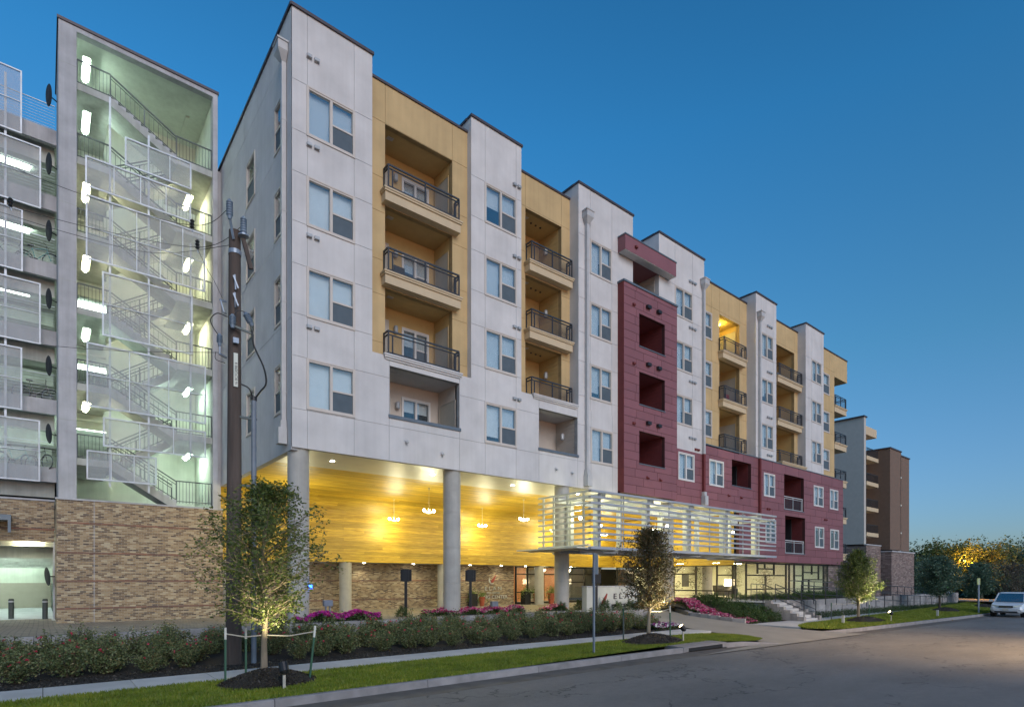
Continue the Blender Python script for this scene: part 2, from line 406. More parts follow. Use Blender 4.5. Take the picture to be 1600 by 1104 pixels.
def recess(a0, a1, z0, z1, v, depth, mats, door=True, win=None, sconce='back', store=True, boards=False, lit=False, ceilmat=None):
    """a balcony room: back wall, side walls, ceiling, floor, door, window, lamp"""
    b = v+depth; W = M[mats]
    h = [(win[0], win[1], win[2], win[3])] if win else []
    wo = wall(front(b), a0-.02, a1+.02, z0, z1, h, W, 'balcony_wall', .1)
    MB().box(a0-.1, a0, v+.2, b, z0, z1).build('balcony_wall', W, apt)
    sw = MB().box(a1, a1+.1, v+.2, b, z0, z1).build('balcony_wall', W, apt)
    MB().box(a0-.1, a1+.1, v+.2, b+.1, z1, z1+.08).build('balcony_ceiling', M[ceilmat or mats], apt)
    MB().box(a0-.1, a1+.1, v+.2, b+.1, z0-.08, z0).build('balcony_floor', M['conc'], apt)
    if boards:       # lap siding on the right wall and back wall
        k = 0; z = z0+.2
        while z < z1-.1:
            MB().box(a1-.014, a1, v+.23, b-.02, z, z+.175).build('siding_board', W, sw)
            z += .19
    if win:
        window(front(b), *win, blind=random.choice([.45, .9, .3]), sash=True, fm='wframe')
    if door:
        d = MB().box(a0+.05, a0+.09, b-.035, b, z0, z0+2.1); d.box(a0+.81, a0+.85, b-.035, b, z0, z0+2.1); d.box(a0+.09, a0+.81, b-.035, b, z0+2.06, z0+2.1)
        d.box(a0+.09, a0+.81, b-.02, b+.0, z0+.02, z0+2.06)
        do = d.build('balcony_door', M['door'], apt)
        MB().box(a0+.22, a0+.68, b-.026, b-.021, z0+.3, z0+1.9).build('pane', M['screen'], do)
        MB().box(a0+.12, a0+.15, b-.07, b-.02, z0+.98, z0+1.08).build('handle', M['black'], do)
    if sconce:
        if sconce == 'back': s = MB().lathe([(.07,-.14),(.09,-.1),(.09,.1),(.07,.14)], (a0+1.13, b-.1, z0+1.78), 10).box(a0+1.1, a0+1.16, b-.1, b, z0+1.74, z0+1.82)
        else: s = MB().lathe([(.08,-.16),(.1,-.1),(.1,.1),(.08,.16)], (a1-.12, v+depth*.62, z0+1.75), 10).box(a1-.1, a1, v+depth*.62-.03, v+depth*.62+.03, z0+1.7, z0+1.8)
        s.build('sconce', M['sconce'], apt)
    if store:
        s = MB().box(a1-.03, a1, v+.28, v+depth-.12, z0, z0+2.08)
        so = s.build('storage_door', M['gdoor'], apt)
        MB().box(a1-.045, a1-.03, v+.25, v+.28, z0, z0+2.12).box(a1-.045, a1-.03, v+depth-.12, v+depth-.09, z0, z0+2.12).box(a1-.045, a1-.03, v+.28, v+depth-.12, z0+2.08, z0+2.12).build('door_frame', M[mats], so)
    # ceiling vent
    if z0 > 6: MB().box(a0+.35, a0+.6, v+.45, v+.62, z1-.015, z1-.001).build('ceiling_vent', M['sconce'], apt)
def vents(u, z, v=V0, m='sconce', n=2):
    s = MB()
    for k in range(n):
        x = u+k*.26
        s.box(x, x+.17, v-.10, v-.0, z, z+.1); s.box(x-.01, x+.18, v-.012, v+.0, z-.03, z+.13); s.box(x+.02, x+.15, v-.104, v-.10, z+.015, z+.07)
    s.build('vent_hood', M[m], apt)
def downspout(T, a, zt, zb, zred=None, outlet=True):
    s = MB(T); zl = zred or zb
    s.box(a-.24, a+.24, -.34, -.02, zt-.28, zt); s.box(a-.27, a+.27, -.37, -.0, zt, zt+.06)
    s.add([(a-.24,-.34,zt-.28),(a+.24,-.34,zt-.28),(a+.24,-.02,zt-.28),(a-.24,-.02,zt-.28),(a-.08,-.18,zt-.55),(a+.08,-.18,zt-.55),(a+.08,-.02,zt-.55),(a-.08,-.02,zt-.55)],[(0,1,5,4),(1,2,6,5),(2,3,7,6),(3,0,4,7)])
    s.box(a-.075, a+.075, -.17, -.02, zl, zt-.5)
    z = zl+1.2
    while z < zt-1: s.box(a-.085, a+.085, -.18, -.0, z, z+.03); z += 3.09
    o = s.build('downspout', M['down'], apt)
    if zred:
        MB(T).box(a-.075, a+.075, -.17, -.02, zb, zred).build('downspout', M['darkred'], apt, label='dark red lower length of a downspout')
    if outlet:
        MB(T).box(a-.16, a+.16, -.3, -.02, zb-.55, zb).box(a-.12, a+.12, -.22, -.02, zb, zb+.25).build('drain_box', M['down'], apt)
    return o
JW = [8.99, 9.70, 12.06, 12.82, 15.15, 15.90, 18.27, 19.02]   # stucco joint heights
JZ = [7.98, 11.10, 14.2, 17.3, 9.75, 12.87, 15.95, 19.05]

# --- side wall (u = UL) that faces the stair tower
SW = side(UL)
sh = []
for k in range(4): sh += [(20.45, 21.38, SILL[k]+.02, HEAD[k]+.02), (23.88, 25.05, SILL[k]+.0, HEAD[k]+.02)]
wall(SW, 19.64, 34, 6.55, ZT, sh, M['joint'])
panels(SW, 19.60, 34, 6.56, ZT, sh, M['white'], 'stucco_panel', [21.7, 23.5, 25.4, 29.3], [11.0, 14.1, 17.2, 20.3])
for k in range(4):
    window(SW, *sh[2*k], kind='single', blind=random.choice([.0,.3]), th=.1)
    window(SW, *sh[2*k+1], kind='single', blind=random.choice([.3,.9]), th=.1)
MB(SW).box(19.57, 34, -.06, .3, ZT, ZT+.10).build('parapet_cap', M['cap'], apt)
downspout(SW, 20.15, 20.35, 7.35)

# --- front bays: (u0, u1, windows u0,u1)
def bay(u0, u1, wins, zb, ab, blinds, capend=True, dsp=None):
    holes = []
    for (a, b) in wins:
        for k in range(4):
            if SILL[k] > zb: holes.append((a, b, SILL[k], HEAD[k]))
    wall(front(V0), u0, u1, zb, ZT, holes, M['joint'])
    panels(front(V0), u0, u1, zb, ZT, holes, M['white'], 'stucco_panel', ab, [9.73, 8.02, 11.15, 12.83, 14.25, 15.92, 17.32, 19.0])
    i = 0
    for h in holes: window(front(V0), *h, blind=blinds[i % len(blinds)], fm='frame'); i += 1
    # parapet return and cap
    MB().box(u0-.03, u1+.05, V0-.06, V0+.3, ZT, ZT+.10).build('parapet_cap', M['cap'], apt)
for (u0, u1) in ((13.78,16.5),(20.12,24.22),(26.46,30.9),(37.03,39.85),(44.4,47.5)):
    for T, a in ((side(u0), u0), (side(u1), u1)):
        n = 0 if a == u0 else -.22
        zl_ = 16.9 if a in (24.22, 26.46) else 10.4
        s = MB(); s.box(u0, u0+.2, V0+.014, 22, zl_, ZT-.002) if a == u0 else s.box(u1-.2, u1, V0+.014, 22, zl_, ZT-.002)
        s.build('return_wall', M['white'], apt)
        MB().box(a-.05 if a == u0 else a-.22, a+.22 if a == u0 else a+.05, V0+.3, 22, ZT, ZT+.10).build('parapet_cap', M['cap'], apt)
bay(6.45, 9.36, [(6.98, 8.66)], 10.55, [6.98, 8.66], [.97, .97, .97, .97])
bay(13.78, 16.5, [(14.5, 16.2)], 10.55, [14.5, 16.2], [.5, .95, .97, .95])
bay(20.12, 24.22, [(20.95, 22.5)], 10.55, [20.95, 22.55], [.97, .94, .8, .96])
bay(26.46, 30.9, [(27.97, 29.65)], 9.72, [27.95, 29.68], [.9, .97, .95])
bay(37.03, 39.85, [(37.78, 39.35)], 10.36, [37.75, 39.4], [.97, .7, .95])
bay(44.4, 47.5, [(45.4, 47.05)], 10.36, [45.4, 47.1], [.95])
# white band below the first three bays: floor 7.5 storey with two loggias
hb = [(6.98,8.66,SILL[3],HEAD[3]), (14.5,16.2,SILL[3],HEAD[3]), (21.0,22.6,SILL[3],HEAD[3]), (10.06,13.19,8.37,10.2), (17.56,20.05,8.22,10.03)]
wall(front(V0), UL, 23.4, ZB, 10.55, hb, M['joint'])
panels(front(V0), UL, 23.4, ZB, 10.55, hb, M['white'], 'stucco_panel', [6.98,8.66,10.04,13.2,14.5,16.2,17.55,20.06,21.0,22.6], [7.95, 9.73])
window(front(V0), *hb[0], blind=.98); window(front(V0), *hb[1], blind=.85); window(front(V0), *hb[2], blind=.97)
for (a,b,c,d) in hb[3:]:
    MB().box(a-.05, b+.06, V0-.05, V0+.3, c-.12, c).build('parapet_cap', M['bluecap'], apt)
    MB().box(b-.0, b+.01, V0+.22, V0+.3, c, d).build('jamb', M['bluecap'], apt)
recess(10.06, 13.19, 7.5, 10.2, V0, 1.6, 'wsiding', win=(11.45, 12.75, 8.1, 9.65), store=True, ceilmat='white')
recess(17.56, 20.05, 7.5, 10.03, V0, 1.5, 'wsiding', win=None, sconce='side', store=False, boards=True, ceilmat='white')
for (u, z) in ((10.75,7.45),(12.35,7.2),(18.6,7.35),(19.65,7.3),(24.9,7.6),(26.0,7.6),(33.6,7.5),(35.1,7.5)):
    v = V0 if not 23.6 < u < 27.5 else 19.2
    MB().cyl((u, v-.14, z-.05), (u, v, z+.02), .045, .05, 10).cyl((u, v-.012, z+.02), (u, v, z+.02), .09, n=12).build('scupper_pipe', M['down' if u < 23.6 else 'darkred'], apt)
for z in (19.95, 16.95, 13.85, 10.75, ): vents(6.95, z)
for z in (19.5, 16.35, 13.25, 10.1): vents(16.0, z+.0)
for z in (19.75, 17.05, 13.9, 10.6): vents(29.3, z-.15, n=3)
for z in (19.55, 16.4, 13.3, 10.7): vents(38.5, z, n=3)

# --- yellow bays
def ybay(u0, u1, v, zb, openings, wins=(), end=None, zt=ZTY):
    holes = list(openings) + list(wins)
    wall(front(v), u0, u1, zb, zt, holes, M['yjoint'])
    br = sorted(set([o[0] for o in holes] + [o[1] for o in holes]))
    panels(front(v), u0, u1, zb, zt, holes, M['yellow'], 'stucco_panel', br, [11.1, 12.9, 14.2, 16.0, 17.3, 19.4])
    for w_ in wins: window(front(v), *w_, kind='single', blind=.95)
    MB().box(u0, (u1 if end is None else end), v-.05, v+.3, zt, zt+.09).build('parapet_cap', M['cap'], apt)
Z3 = [(16.78, 19.38), (13.69, 16.30), (10.60, 13.20)]
# bay 1
ybay(9.36, 13.78, 19.88, 10.55, [(10.02, 13.03, a, b) for a, b in Z3])
for k, (a, b) in enumerate(Z3):
    recess(10.02, 13.03, a, b, 19.88, 1.4, 'siding', win=(11.5, 12.72, a+.6, a+1.95))
    slab(9.86, 13.22, 19.5, 19.88 if k < 2 else 19.6, a, 'cream' if k < 2 else 'white', .46 if k < 2 else .2)
    if k < 2: MB().box(10.03, 13.02, 19.89, 20.1, a-.47, a).build('slab_edge', M['siding'], apt)
    railing(front(19.5), 9.95, 13.12, 0, .38, a)
# bay 2
ybay(16.5, 20.12, 20.2, 10.55, [(17.25, 19.55, a, b-.05) for a, b in Z3])
for k, (a, b) in enumerate(Z3):
    recess(17.25, 19.55, a, b-.05, 20.2, 1.6, 'siding', win=None, sconce='side', store=False, boards=True)
    slab(17.2, 19.95, 19.78 if k < 2 else 19.5, 20.2, a, 'cream' if k < 2 else 'white', .46 if k < 2 else .2)
    railing(front(19.8), 17.27, 19.88, 0, .38, a)
for z in (19.33, 16.2, 13.1):
    MB().cyl((18.2,20.9,z-.03),(18.2,20.9,z),.05,n=10).cyl((18.5,20.9,z-.03),(18.5,20.9,z),.05,n=10).cyl((18.8,20.9,z-.03),(18.8,20.9,z),.05,n=10).build('ceiling_light', M['black'], apt)
# bay 3 with narrow windows and one lit balcony
Z3c = [(16.78, 19.2), (13.69, 16.30), (10.60, 13.20)]
ybay(30.9, 37.03, 20.25, 10.3, [(33.65, 36.1, a, b) for a, b in Z3c], [(31.95, 32.75, SILL[k]-.02, HEAD[k]-.02) for k in range(3)])
for k, (a, b) in enumerate(Z3c):
    recess(33.65, 36.1, a, b, 20.25, 1.6, 'siding', win=None, door=(k != 0), sconce=None, store=True)
    if k < 2: slab(33.5, 36.35, 19.85, 20.25, a)
    railing(front(19.87), 33.57, 36.28, 0, .36, a)
# bay 4
ybay(39.85, 44.4, 20.2, 10.3, [(40.75, 43.85, a, b) for a, b in Z3c])
for k, (a, b) in enumerate(Z3c):
    recess(40.75, 43.85, a, b, 20.2, 1.7, 'siding', win=None, door=False, sconce=None, store=False, boards=True)
    slab(40.6, 44.35, 19.8 if k < 2 else 19.5, 20.2, a, 'cream', .46 if k < 2 else .2)
    railing(front(19.82), 40.7, 44.28, 0, .36, a)
# bay 5, end of the building with corner balconies
ybay(47.5, 51.0, 20.2, 10.3, [], [(48.6, 50.0, SILL[k]-.05, HEAD[k]-.05) for k in range(3)], end=53.6)
MB().box(51.0, 53.6, 20.2, 22.5, 19.05, ZTY).build('overhang', M['yellow'], apt)
MB().box(50.8, 51.0, 20.45, 40, .5, ZTY).build('end_wall', M['yellow'], apt)
for k, a in enumerate(FL + [1.4]):
    if k < 5:
        slab(51.2, 53.6, 20.2, 22.4, a, 'cream', .55)
        railing(front(20.25), 51.25, 53.5, 0, 2.0, a, posts=1)
    MB().box(53.2, 53.5, 22.1, 22.4, a-2.6, a-.55).build('balcony_post', M['cream'], apt)

# --- purple-red tall block
PV = 19.2
po = [(24.24, 26.45, 14.45, 16.15), (24.24, 26.45, 11.4, 13.1), (24.24, 26.45, 8.3, 10.0)]
prow = [6.66 + .44*i for i in range(26)]
pst = [[24.0+1.55*k for k in range(0,4)], [23.6+1.0+1.55*k for k in range(0,4)], [23.9+1.9*k for k in range(3)]]
wall(front(PV), 23.02, 27.55, 6.66, 17.45, po, M['rjoint'])
panels(front(PV), 23.02, 27.55, 6.66, 17.45, po, M['red'], 'cladding_panel', pst, prow[1:-1], .022, True)
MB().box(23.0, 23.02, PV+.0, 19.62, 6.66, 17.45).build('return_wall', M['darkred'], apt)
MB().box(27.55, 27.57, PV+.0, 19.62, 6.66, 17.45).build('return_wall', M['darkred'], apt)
MB().box(22.96, 27.62, PV-.05, 19.7, 17.45, 17.55).build('parapet_cap', M['bluecap'], apt)
MB().box(23.0, 27.57, PV+.22, 19.7, 6.66, 6.75).build('soffit_plate', M['rjoint'], apt)
for (a,b,c,d) in po:
    MB().box(a-.03, b+.03, PV-.04, PV+.25, c-.05, c).build('sill', M['bluecap'], apt)
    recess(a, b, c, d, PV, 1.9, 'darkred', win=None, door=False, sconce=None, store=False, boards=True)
    MB().lathe([(.08,-.14),(.1,-.1),(.1,.1),(.08,.14)], (a+.38, PV+1.75, c+.35), 10).build('sconce', M['sconce'], apt)
    for x in (a+.55, a+1.45): MB().box(x, x+.3, PV-.16, PV, d+.42, d+.58).build('wall_light', M['black'], apt)
    vents(a-.55, d+.25, PV, 'darkred', 1)
# roof terrace behind with its beam
MB().box(24.22, 26.46, 21.6, 21.8, 17.0, ZTY).build('terrace_wall', M['wsiding'], apt)
MB().box(24.22, 26.46, 19.7, 21.6, 16.8, 16.95).build('terrace_floor', M['conc'], apt)
MB().box(24.22, 26.46, 19.9, 21.6, 20.2, 20.3).build('terrace_ceiling', M['white'], apt)
z = 17.0
while z < 20: MB().box(26.44, 26.46, 19.9, 21.6, z, z+.18).build('siding_board', M['wsiding'], apt); z += .2
MB().box(24.22, 26.3, 21.5, 21.9, ZTY, ZTY+.1).build('parapet_cap', M['cap'], apt)
bm_ = MB().box(23.0, 27.35, 19.1, 19.58, 19.05, 19.8); bm_.box(24.25, 26.43, 19.58, 20.9, 19.1, 19.8)
bo = bm_.build('roof_beam', M['red'], apt, label='purple red beam spanning in front of the roof terrace')
MB().box(23.02, 27.33, 19.12, 19.56, 19.03, 19.05).build('soffit_plate', M['white'], bo)
MB().box(22.97, 27.38, 19.07, 19.62, 19.8, 19.86).build('parapet_cap', M['bluecap'], bo)
vents(23.75, 19.35, 19.1, 'darkred', 1)

# --- purple-red lower storeys
hw = [(28.28, 29.82, 8.0, 9.5), (31.45, 33.02, 8.0, 9.5), (38.1, 39.6, 7.95, 9.45), (45.75, 47.4, 7.9, 9.38), (48.65, 50.15, 7.88, 9.38)]
hw2 = [(38.35, 39.75, 4.78, 6.27), (45.95, 47.5, 4.72, 6.24), (48.7, 50.3, 4.67, 6.18)]
ho = [(34.02, 36.42, 8.22, 9.86)]; ho2 = [(41.0, 44.1, 7.25, 9.74), (41.15, 44.3, 4.1, 6.79)]
rs_ = [[27.6+1.95*k for k in range(14)], [28.5+1.95*k for k in range(14)], [28.9+1.95*k for k in range(13)]]
RT = 10.36
wall(front(V0), 27.58, 30.9, 6.66, 9.72, hw[:1], M['rjoint'])
panels(front(V0), 27.58, 30.9, 6.66, 9.72, hw[:1], M['red'], 'cladding_panel', rs_, [7.1,7.54,7.98,8.42,8.86,9.3], .024, True)
wall(front(V0), 30.9, 34.9, 6.66, 10.3, hw[1:2]+[(34.02,34.9,8.22,9.86)], M['rjoint'])
panels(front(V0), 30.9, 34.9, 6.66, 10.3, hw[1:2]+ho, M['red'], 'cladding_panel', rs_, [7.1,7.54,7.98,8.42,8.86,9.3,9.8], .024, True)
hh = hw[2:]+hw2+ho+ho2
wall(front(V0), 34.9, 51.2, 3.42, RT, hh, M['rjoint'])
panels(front(V0), 34.9, 51.2, 3.42, RT, hh, M['red'], 'cladding_panel', rs_, [3.42+.52*k for k in range(1,13)], .026, True)
MB().box(30.92, 51.25, V0-.04, V0+.3, RT, RT+.06).build('parapet_cap', M['bluecap'], apt)
MB().box(30.9, 51.0, V0+.3, 20.6, RT-.1, RT+.0).build('ledge', M['conc'], apt)
MB().box(51.0, 51.2, V0+.25, 24, 3.42, RT).build('return_wall', M['darkred'], apt)
for h in hw+hw2: window(front(V0), *h, blind=1. if h in hw else .12, fm='wframe')
for (a,b,c,d) in ho+ho2:
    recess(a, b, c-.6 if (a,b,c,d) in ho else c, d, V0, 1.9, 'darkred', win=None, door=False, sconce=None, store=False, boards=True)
    MB().box(a-.03, b+.03, V0-.04, V0+.25, c-.05, c).build('sill', M['bluecap'], apt)
for (a,b,c,d) in ho2: railing(front(V0), a+.04, b-.04, .1, .2, c, h=.95, left=False, right=False, m='down', posts=1)
vents(38.5, 7.0, V0, 'darkred', 2); vents(47.6, 6.85, V0, 'darkred', 2); vents(29.9, 9.85, V0, 'darkred', 2)
downspout(front(V0), 20.62, 20.1, 7.3)
downspout(front(V0), 30.72, 20.1, 7.2, 9.72)
downspout(front(V0), 37.4, 20.1, 6.3, 10.36, outlet=False)
# windows of the small openings behind, near-black core in place of unlit rooms, roof
MB().box(7.0, 50.6, 22.9, 40, 6.75, 20.8).box(35.3, 50.6, 23.0, 40, 3.5, 6.75).build('dark_room_fill', M['dark'], apt)
MB().box(UL+.3, 50.8, 22.0, 40, 20.6, 20.8).build('roof', M['cap'], apt)
for (a, b) in ((6.7,9.9),(13.3,17.0),(20.3,24.0),(26.7,33.3),(36.3,40.3),(44.2,50.7)):
    MB().box(a, b, 20.6, 22.8, 3.6 if a > 35 else 6.8, 20.5).build('dark_room_fill', M['dark'], apt)

# ---------------------------------------------------------------- raised ground floor: soffits, planks, columns
MB().box(UL+.16, 34.9, V0+.2, 22.7, 6.68, 6.85).build('soffit', M['soffit'], apt)
MB().box(UL+.16, 34.9, 22.7, 31.0, 6.72, 6.9).build('ceiling_deck', M['dark'], apt)
MB().box(UL+.16, 34.9, 30.06, 30.2, 3.15, 6.72).build('wall_backing', M['dark'], apt)
MB().box(UL, 34.9, 30.2, 31.6, 3.16, 3.3).build('soffit', M['soffit'], apt)
pm = {}
def plank_mesh(l, w, t):
    k = (round(l,2), w, t)
    if k not in pm:
        me = bpy.data.meshes.new('plank'); mb = MB().box(0, l-.004, 0, w-.006, 0, t); me.from_pydata(mb.v, [], mb.f); me.materials.append(M['wood']); pm[k] = me
    return pm[k]
r = 0; v = 22.72
while v < 29.0:
    u = UL + .02 - [0, 2.6, 1.2, 4.1, 3.3][r % 5]
    while u < 34.85:
        a = max(u, UL+.02); b = min(u+5.8, 34.85)
        if b-a > .3: inst('plank', plank_mesh(b-a, .25, .03), (a, v, 6.69 + random.uniform(-.003,.003)), apt)
        u += 5.8
    v += .25; r += 1
z = 3.16
while z < 5.7:
    u = UL + .02 - [0, 2.2, 3.4, 1.1][r % 4]
    while u < 34.85:
        a = max(u, UL+.02); b = min(u+4.8, 34.85)
        if b-a > .3: inst('wall_plank', plank_mesh(b-a, .146, .03), (a, 30.05 + random.uniform(-.004,.004), z), apt, (R(90), 0, 0))
        u += 4.8
    z += .146; r += 1
for k in range(7):                                   # the cove where the ceiling curves down into the wall
    ph = math.pi/2*(k+.03)/7; u = UL+.02-[0, 2.4, 1.2, 3.6][k % 4]
    while u < 34.85:
        a = max(u, UL+.02); b = min(u+5.8, 34.85)
        if b-a > .3: inst('cove_plank', plank_mesh(b-a, .216, .03), (a, 29.08+.95*math.sin(ph), 5.74+.95*math.cos(ph)), apt, (-(ph+math.pi/28), 0, 0))
        u += 5.8
for k in range(24):
    inst('wall_plank', plank_mesh(10.1, .146, .03), (34.86, 19.95, 3.16+.146*k), apt, (R(90), 0, R(90)))
MB().box(34.88, 35.1, 19.9, 30.1, 3.42, 6.7).build('wall_backing', M['dark'], apt)
def column(u, v, r, z0, z1, cap=True):
    mb = MB(); hs = [z0] ; z = z0+1.45
    prof = [(r, 0)]
    while z < z1-.3: prof += [(r, z-z0-.006), (r-.012, z-z0), (r, z-z0+.006)]; z += 1.45
    prof += [(r, z1-z0)]
    mb.lathe(prof, (u, v, z0), 32); return mb.build('column', M['concl'], apt, smooth=False)
def sm(o):
    o.data.polygons.foreach_set('use_smooth', [True]*len(o.data.polygons)); return o
for u in (6.82, 13.1, 19.4, 27.8): column(u, 20.02, .355, .6, 6.68)
for u in (12.9, 19.2, 27.2, 6.9): column(u, 30.35, .33, .4, 3.16)
# back wall of brick under the soffit
bw_ = MB().box(UL, 25.9, 31.6, 31.9, .4, 3.2).build('brick_wall', M['brick'], apt)
for zz in (1.0, 2.11): MB().box(UL, 25.9, 31.585, 31.6, zz, zz+.067).build('accent_course', M['bandbrick'], bw_)
# lettering and emblem on the brick wall
def text(s, size, m, T, name, parent, depth=.02, align='LEFT'):
    cu = bpy.data.curves.new(name, 'FONT'); cu.body = s; cu.size = size; cu.extrude = depth; cu.align_x = align
    tmp = bpy.data.objects.new('tmp', cu); COL.objects.link(tmp)
    dg = bpy.context.evaluated_depsgraph_get(); me = bpy.data.meshes.new_from_object(tmp.evaluated_get(dg))
    COL.objects.unlink(tmp); bpy.data.objects.remove(tmp)
    me.transform(T); me.materials.clear(); me.materials.append(m)
    ob = bpy.data.objects.new(name, me); COL.objects.link(ob)
    if parent is not None:
        ob.parent = parent; r = parent
        while r.parent: r = r.parent
        o = ORG.get(r.name, (0,0,0)); ob.location = (-o[0], -o[1], -o[2])
    return ob
up = Matrix.Rotation(R(90), 4, 'X')
M['silver'] = plain('silver_letters', (.62,.63,.6), .35, .4)
M['ink'] = plain('dark_lettering', (.05,.04,.05), .6)
M['swoosh'] = plain('red_swoosh', (.28,.04,.03), .5)
def swoosh(cx, v, cz, s, parent, silver):
    mb = MB(); n = 12; ri = []; ro = []
    for i in range(n+1):                       # rising red blade
        t = i/n; x = -.30 + .85*t; zc = -.42 + .95*t**1.7; w = .17*math.sin(math.pi*min(1, t*.85+.06))
        ro.append((cx+s*(x-w*.5), cz+s*(zc+w))); ri.append((cx+s*(x+w*.5), cz+s*(zc-w*.6)))
    for i in range(n): mb.add([(ro[i][0],v,ro[i][1]),(ro[i+1][0],v,ro[i+1][1]),(ri[i+1][0],v,ri[i+1][1]),(ri[i][0],v,ri[i][1]),
                               (ro[i][0],v-.03,ro[i][1]),(ro[i+1][0],v-.03,ro[i+1][1]),(ri[i+1][0],v-.03,ri[i+1][1]),(ri[i][0],v-.03,ri[i][1])],
                              [(0,1,2,3),(7,6,5,4),(0,4,5,1),(3,2,6,7)])
    mb.build('emblem_blade', M['swoosh'], parent)
    mb = MB()
    for i in range(n):                         # pale crescent
        def p(t, k): a = R(150+150*t); w = .10*math.sin(math.pi*t); return (cx+s*(.05+(.52+k*w)*math.cos(a)), cz+s*(.02+(.52+k*w)*math.sin(a)))
        t0, t1 = i/n+1e-3, (i+1)/n-1e-3
        q = [p(t0,1),p(t1,1),p(t1,-1),p(t0,-1)]
        mb.add([(x,v-.002,z) for x,z in q]+[(x,v-.03,z) for x,z in q], [(0,1,2,3),(7,6,5,4),(0,4,5,1),(3,2,6,7)])
    mb.build('emblem_crescent', M[silver], parent)
sg = thing('wall_sign', (24.0, 31.5, .5), 'silver raised leasing centre lettering and red swoosh on the lit brick back wall', 'sign')
swoosh(23.95, 31.58, 2.2, .55, sg, 'silver')
def fit_text(s_, x0, x1, z, h, v, m, parent, name='lettering', depth=.02):
    o = text(s_, 1.0, m, up, name, parent, depth/h)
    co = np.zeros(len(o.data.vertices)*3, 'f4'); o.data.vertices.foreach_get('co', co); co = co.reshape(-1,3)
    w = co[:,0].max()-co[:,0].min(); hh_ = co[:,2].max()-co[:,2].min()
    co[:,0] = x0 + (co[:,0]-co[:,0].min())/w*(x1-x0); co[:,2] = z + (co[:,2]-co[:,2].min())/hh_*h; co[:,1] = v + co[:,1]*h
    o.data.vertices.foreach_set('co', co.ravel()); o.data.update(); return o
fit_text('E L A N', 23.35, 24.75, 1.48, .24, 31.57, M['silver'], sg)
fit_text('MED CENTER', 23.5, 24.6, 1.24, .11, 31.57, M['silver'], sg)
fit_text('LEASING CENTER', 22.35, 25.3, .9, .22, 31.57, M['silver'], sg)
# ================================================================ ENTRANCE GLAZING AND LOBBY
M['mull'] = plain('dark_mullion', (.035,.032,.03), .45, .4)
M['lobwall'] = plain('lobby_wall', (.62,.60,.46), .8, var=.06)
M['orange'] = plain('orange_wood_panel', (.42,.17,.06), .5, var=.25, scale=4, stretch=(8,8,.6))
M['ceilglow'] = emit('lobby_ceiling_lamp', (1,.93,.55), 45)
M['coolglow'] = emit('office_ceiling_lamp', (.85,1,.86), 45)
M['shade'] = emit('lamp_shade_glow', (1,.78,.45), 5)
M['downl'] = emit('downlight_glow', (1,.95,.78), 20)
M['floor'] = plain('lobby_floor', (.30,.26,.2), .4)
M['leather'] = plain('dark_sofa', (.05,.045,.04), .5)
LZ0, LZ1 = .95, 3.38
def glazing(T, a0, a1, z0, z1, vert, hor, name='storefront_window'):
    """vert: list of (a, z0, z1); hor: list of (z, a0, a1)"""
    fo = MB(T); fo.box(a0, a1, -.06, .06, z1-.1, z1); fo.box(a0, a1, -.06, .06, z0, z0+.1)
    for a in (a0, a1-.1): fo.box(a, a+.1, -.055, .055, z0+.1, z1-.1)
    fo = fo.build(name, M['mull'], apt)
    for a, p, q in vert: MB(T).box(a-.05, a+.05, -.05, .05, p, q).build('mullion', M['mull'], fo)
    for z, p, q in hor: MB(T).box(p, q, -.045, .045, z-.04, z+.04).build('transom', M['mull'], fo)
    return fo
def glass(T, fo, cells):
    for a,b,c,d in cells: MB(T).box(a, b, -.006, .006, c, d).build('pane', M['clearglass'], fo)
# front glazing under the lower storeys
T = front(19.95)
z0, z1 = LZ0, LZ1
g = glazing(T, 35.0, 49.1, z0, z1,
  [(36.4,z0,z1),(37.9,2.6,z1),(38.9,3.0,z1),(40.2,2.55,z1),(39.0,z0,2.55),(42.0,z0,z1),(42.5,z0,z1),(43.3,z0,z1),(44.7,z0,z1),(45.7,z0,2.2),(46.2,2.6,z1),(47.4,2.2,z1),(48.3,z0,z1)],
  [(2.5,36.4,42.0),(2.95,37.9,40.2),(1.55,36.4,42.0),(2.5,43.3,44.7),(2.2,44.7,48.3),(2.75,44.7,47.4),(1.5,44.7,48.3),(2.75,48.3,49.0)])
glass(T, g, [(35.1,36.35,z0+.1,z1-.1),(36.45,37.85,2.54,z1-.1),(37.95,40.15,2.99,z1-.1),(37.95,40.15,2.54,2.91),(40.25,41.95,2.54,z1-.1),(36.45,38.95,1.59,2.46),(39.05,41.95,1.59,2.46),(36.45,41.95,z0+.1,1.51),
  (42.05,42.45,z0+.1,z1-.1),(42.55,43.25,z0+.1,z1-.1),(43.35,44.65,2.54,z1-.1),(43.35,44.65,z0+.1,2.46),(44.75,47.35,2.79,z1-.1),(44.75,47.35,2.24,2.71),(47.45,48.25,2.24,z1-.1),(44.75,48.25,1.54,2.16),(44.75,48.25,z0+.1,1.46),(48.35,49.0,z0+.1,z1-.1)])
# side glazing (u = 34.95)
T = side(34.95)
g = glazing(T, 20.02, 29.9, .6, 3.2, [(21.2,.6,3.2),(22.8,.6,3.2),(24.6,.6,2.6),(26.3,.6,3.2),(28.2,.6,3.2)], [(2.6,22.8,26.3),(1.45,20.1,24.6),(2.1,26.3,29.8),(2.5,20.1,21.2)])
glass(T, g, [(20.1,21.15,.7,3.1),(21.25,22.75,.7,3.1),(22.85,26.25,2.64,3.1),(22.85,24.55,.7,2.56),(24.65,26.25,.7,2.56),(26.35,28.15,.7,3.1),(28.25,29.8,.7,3.1)])
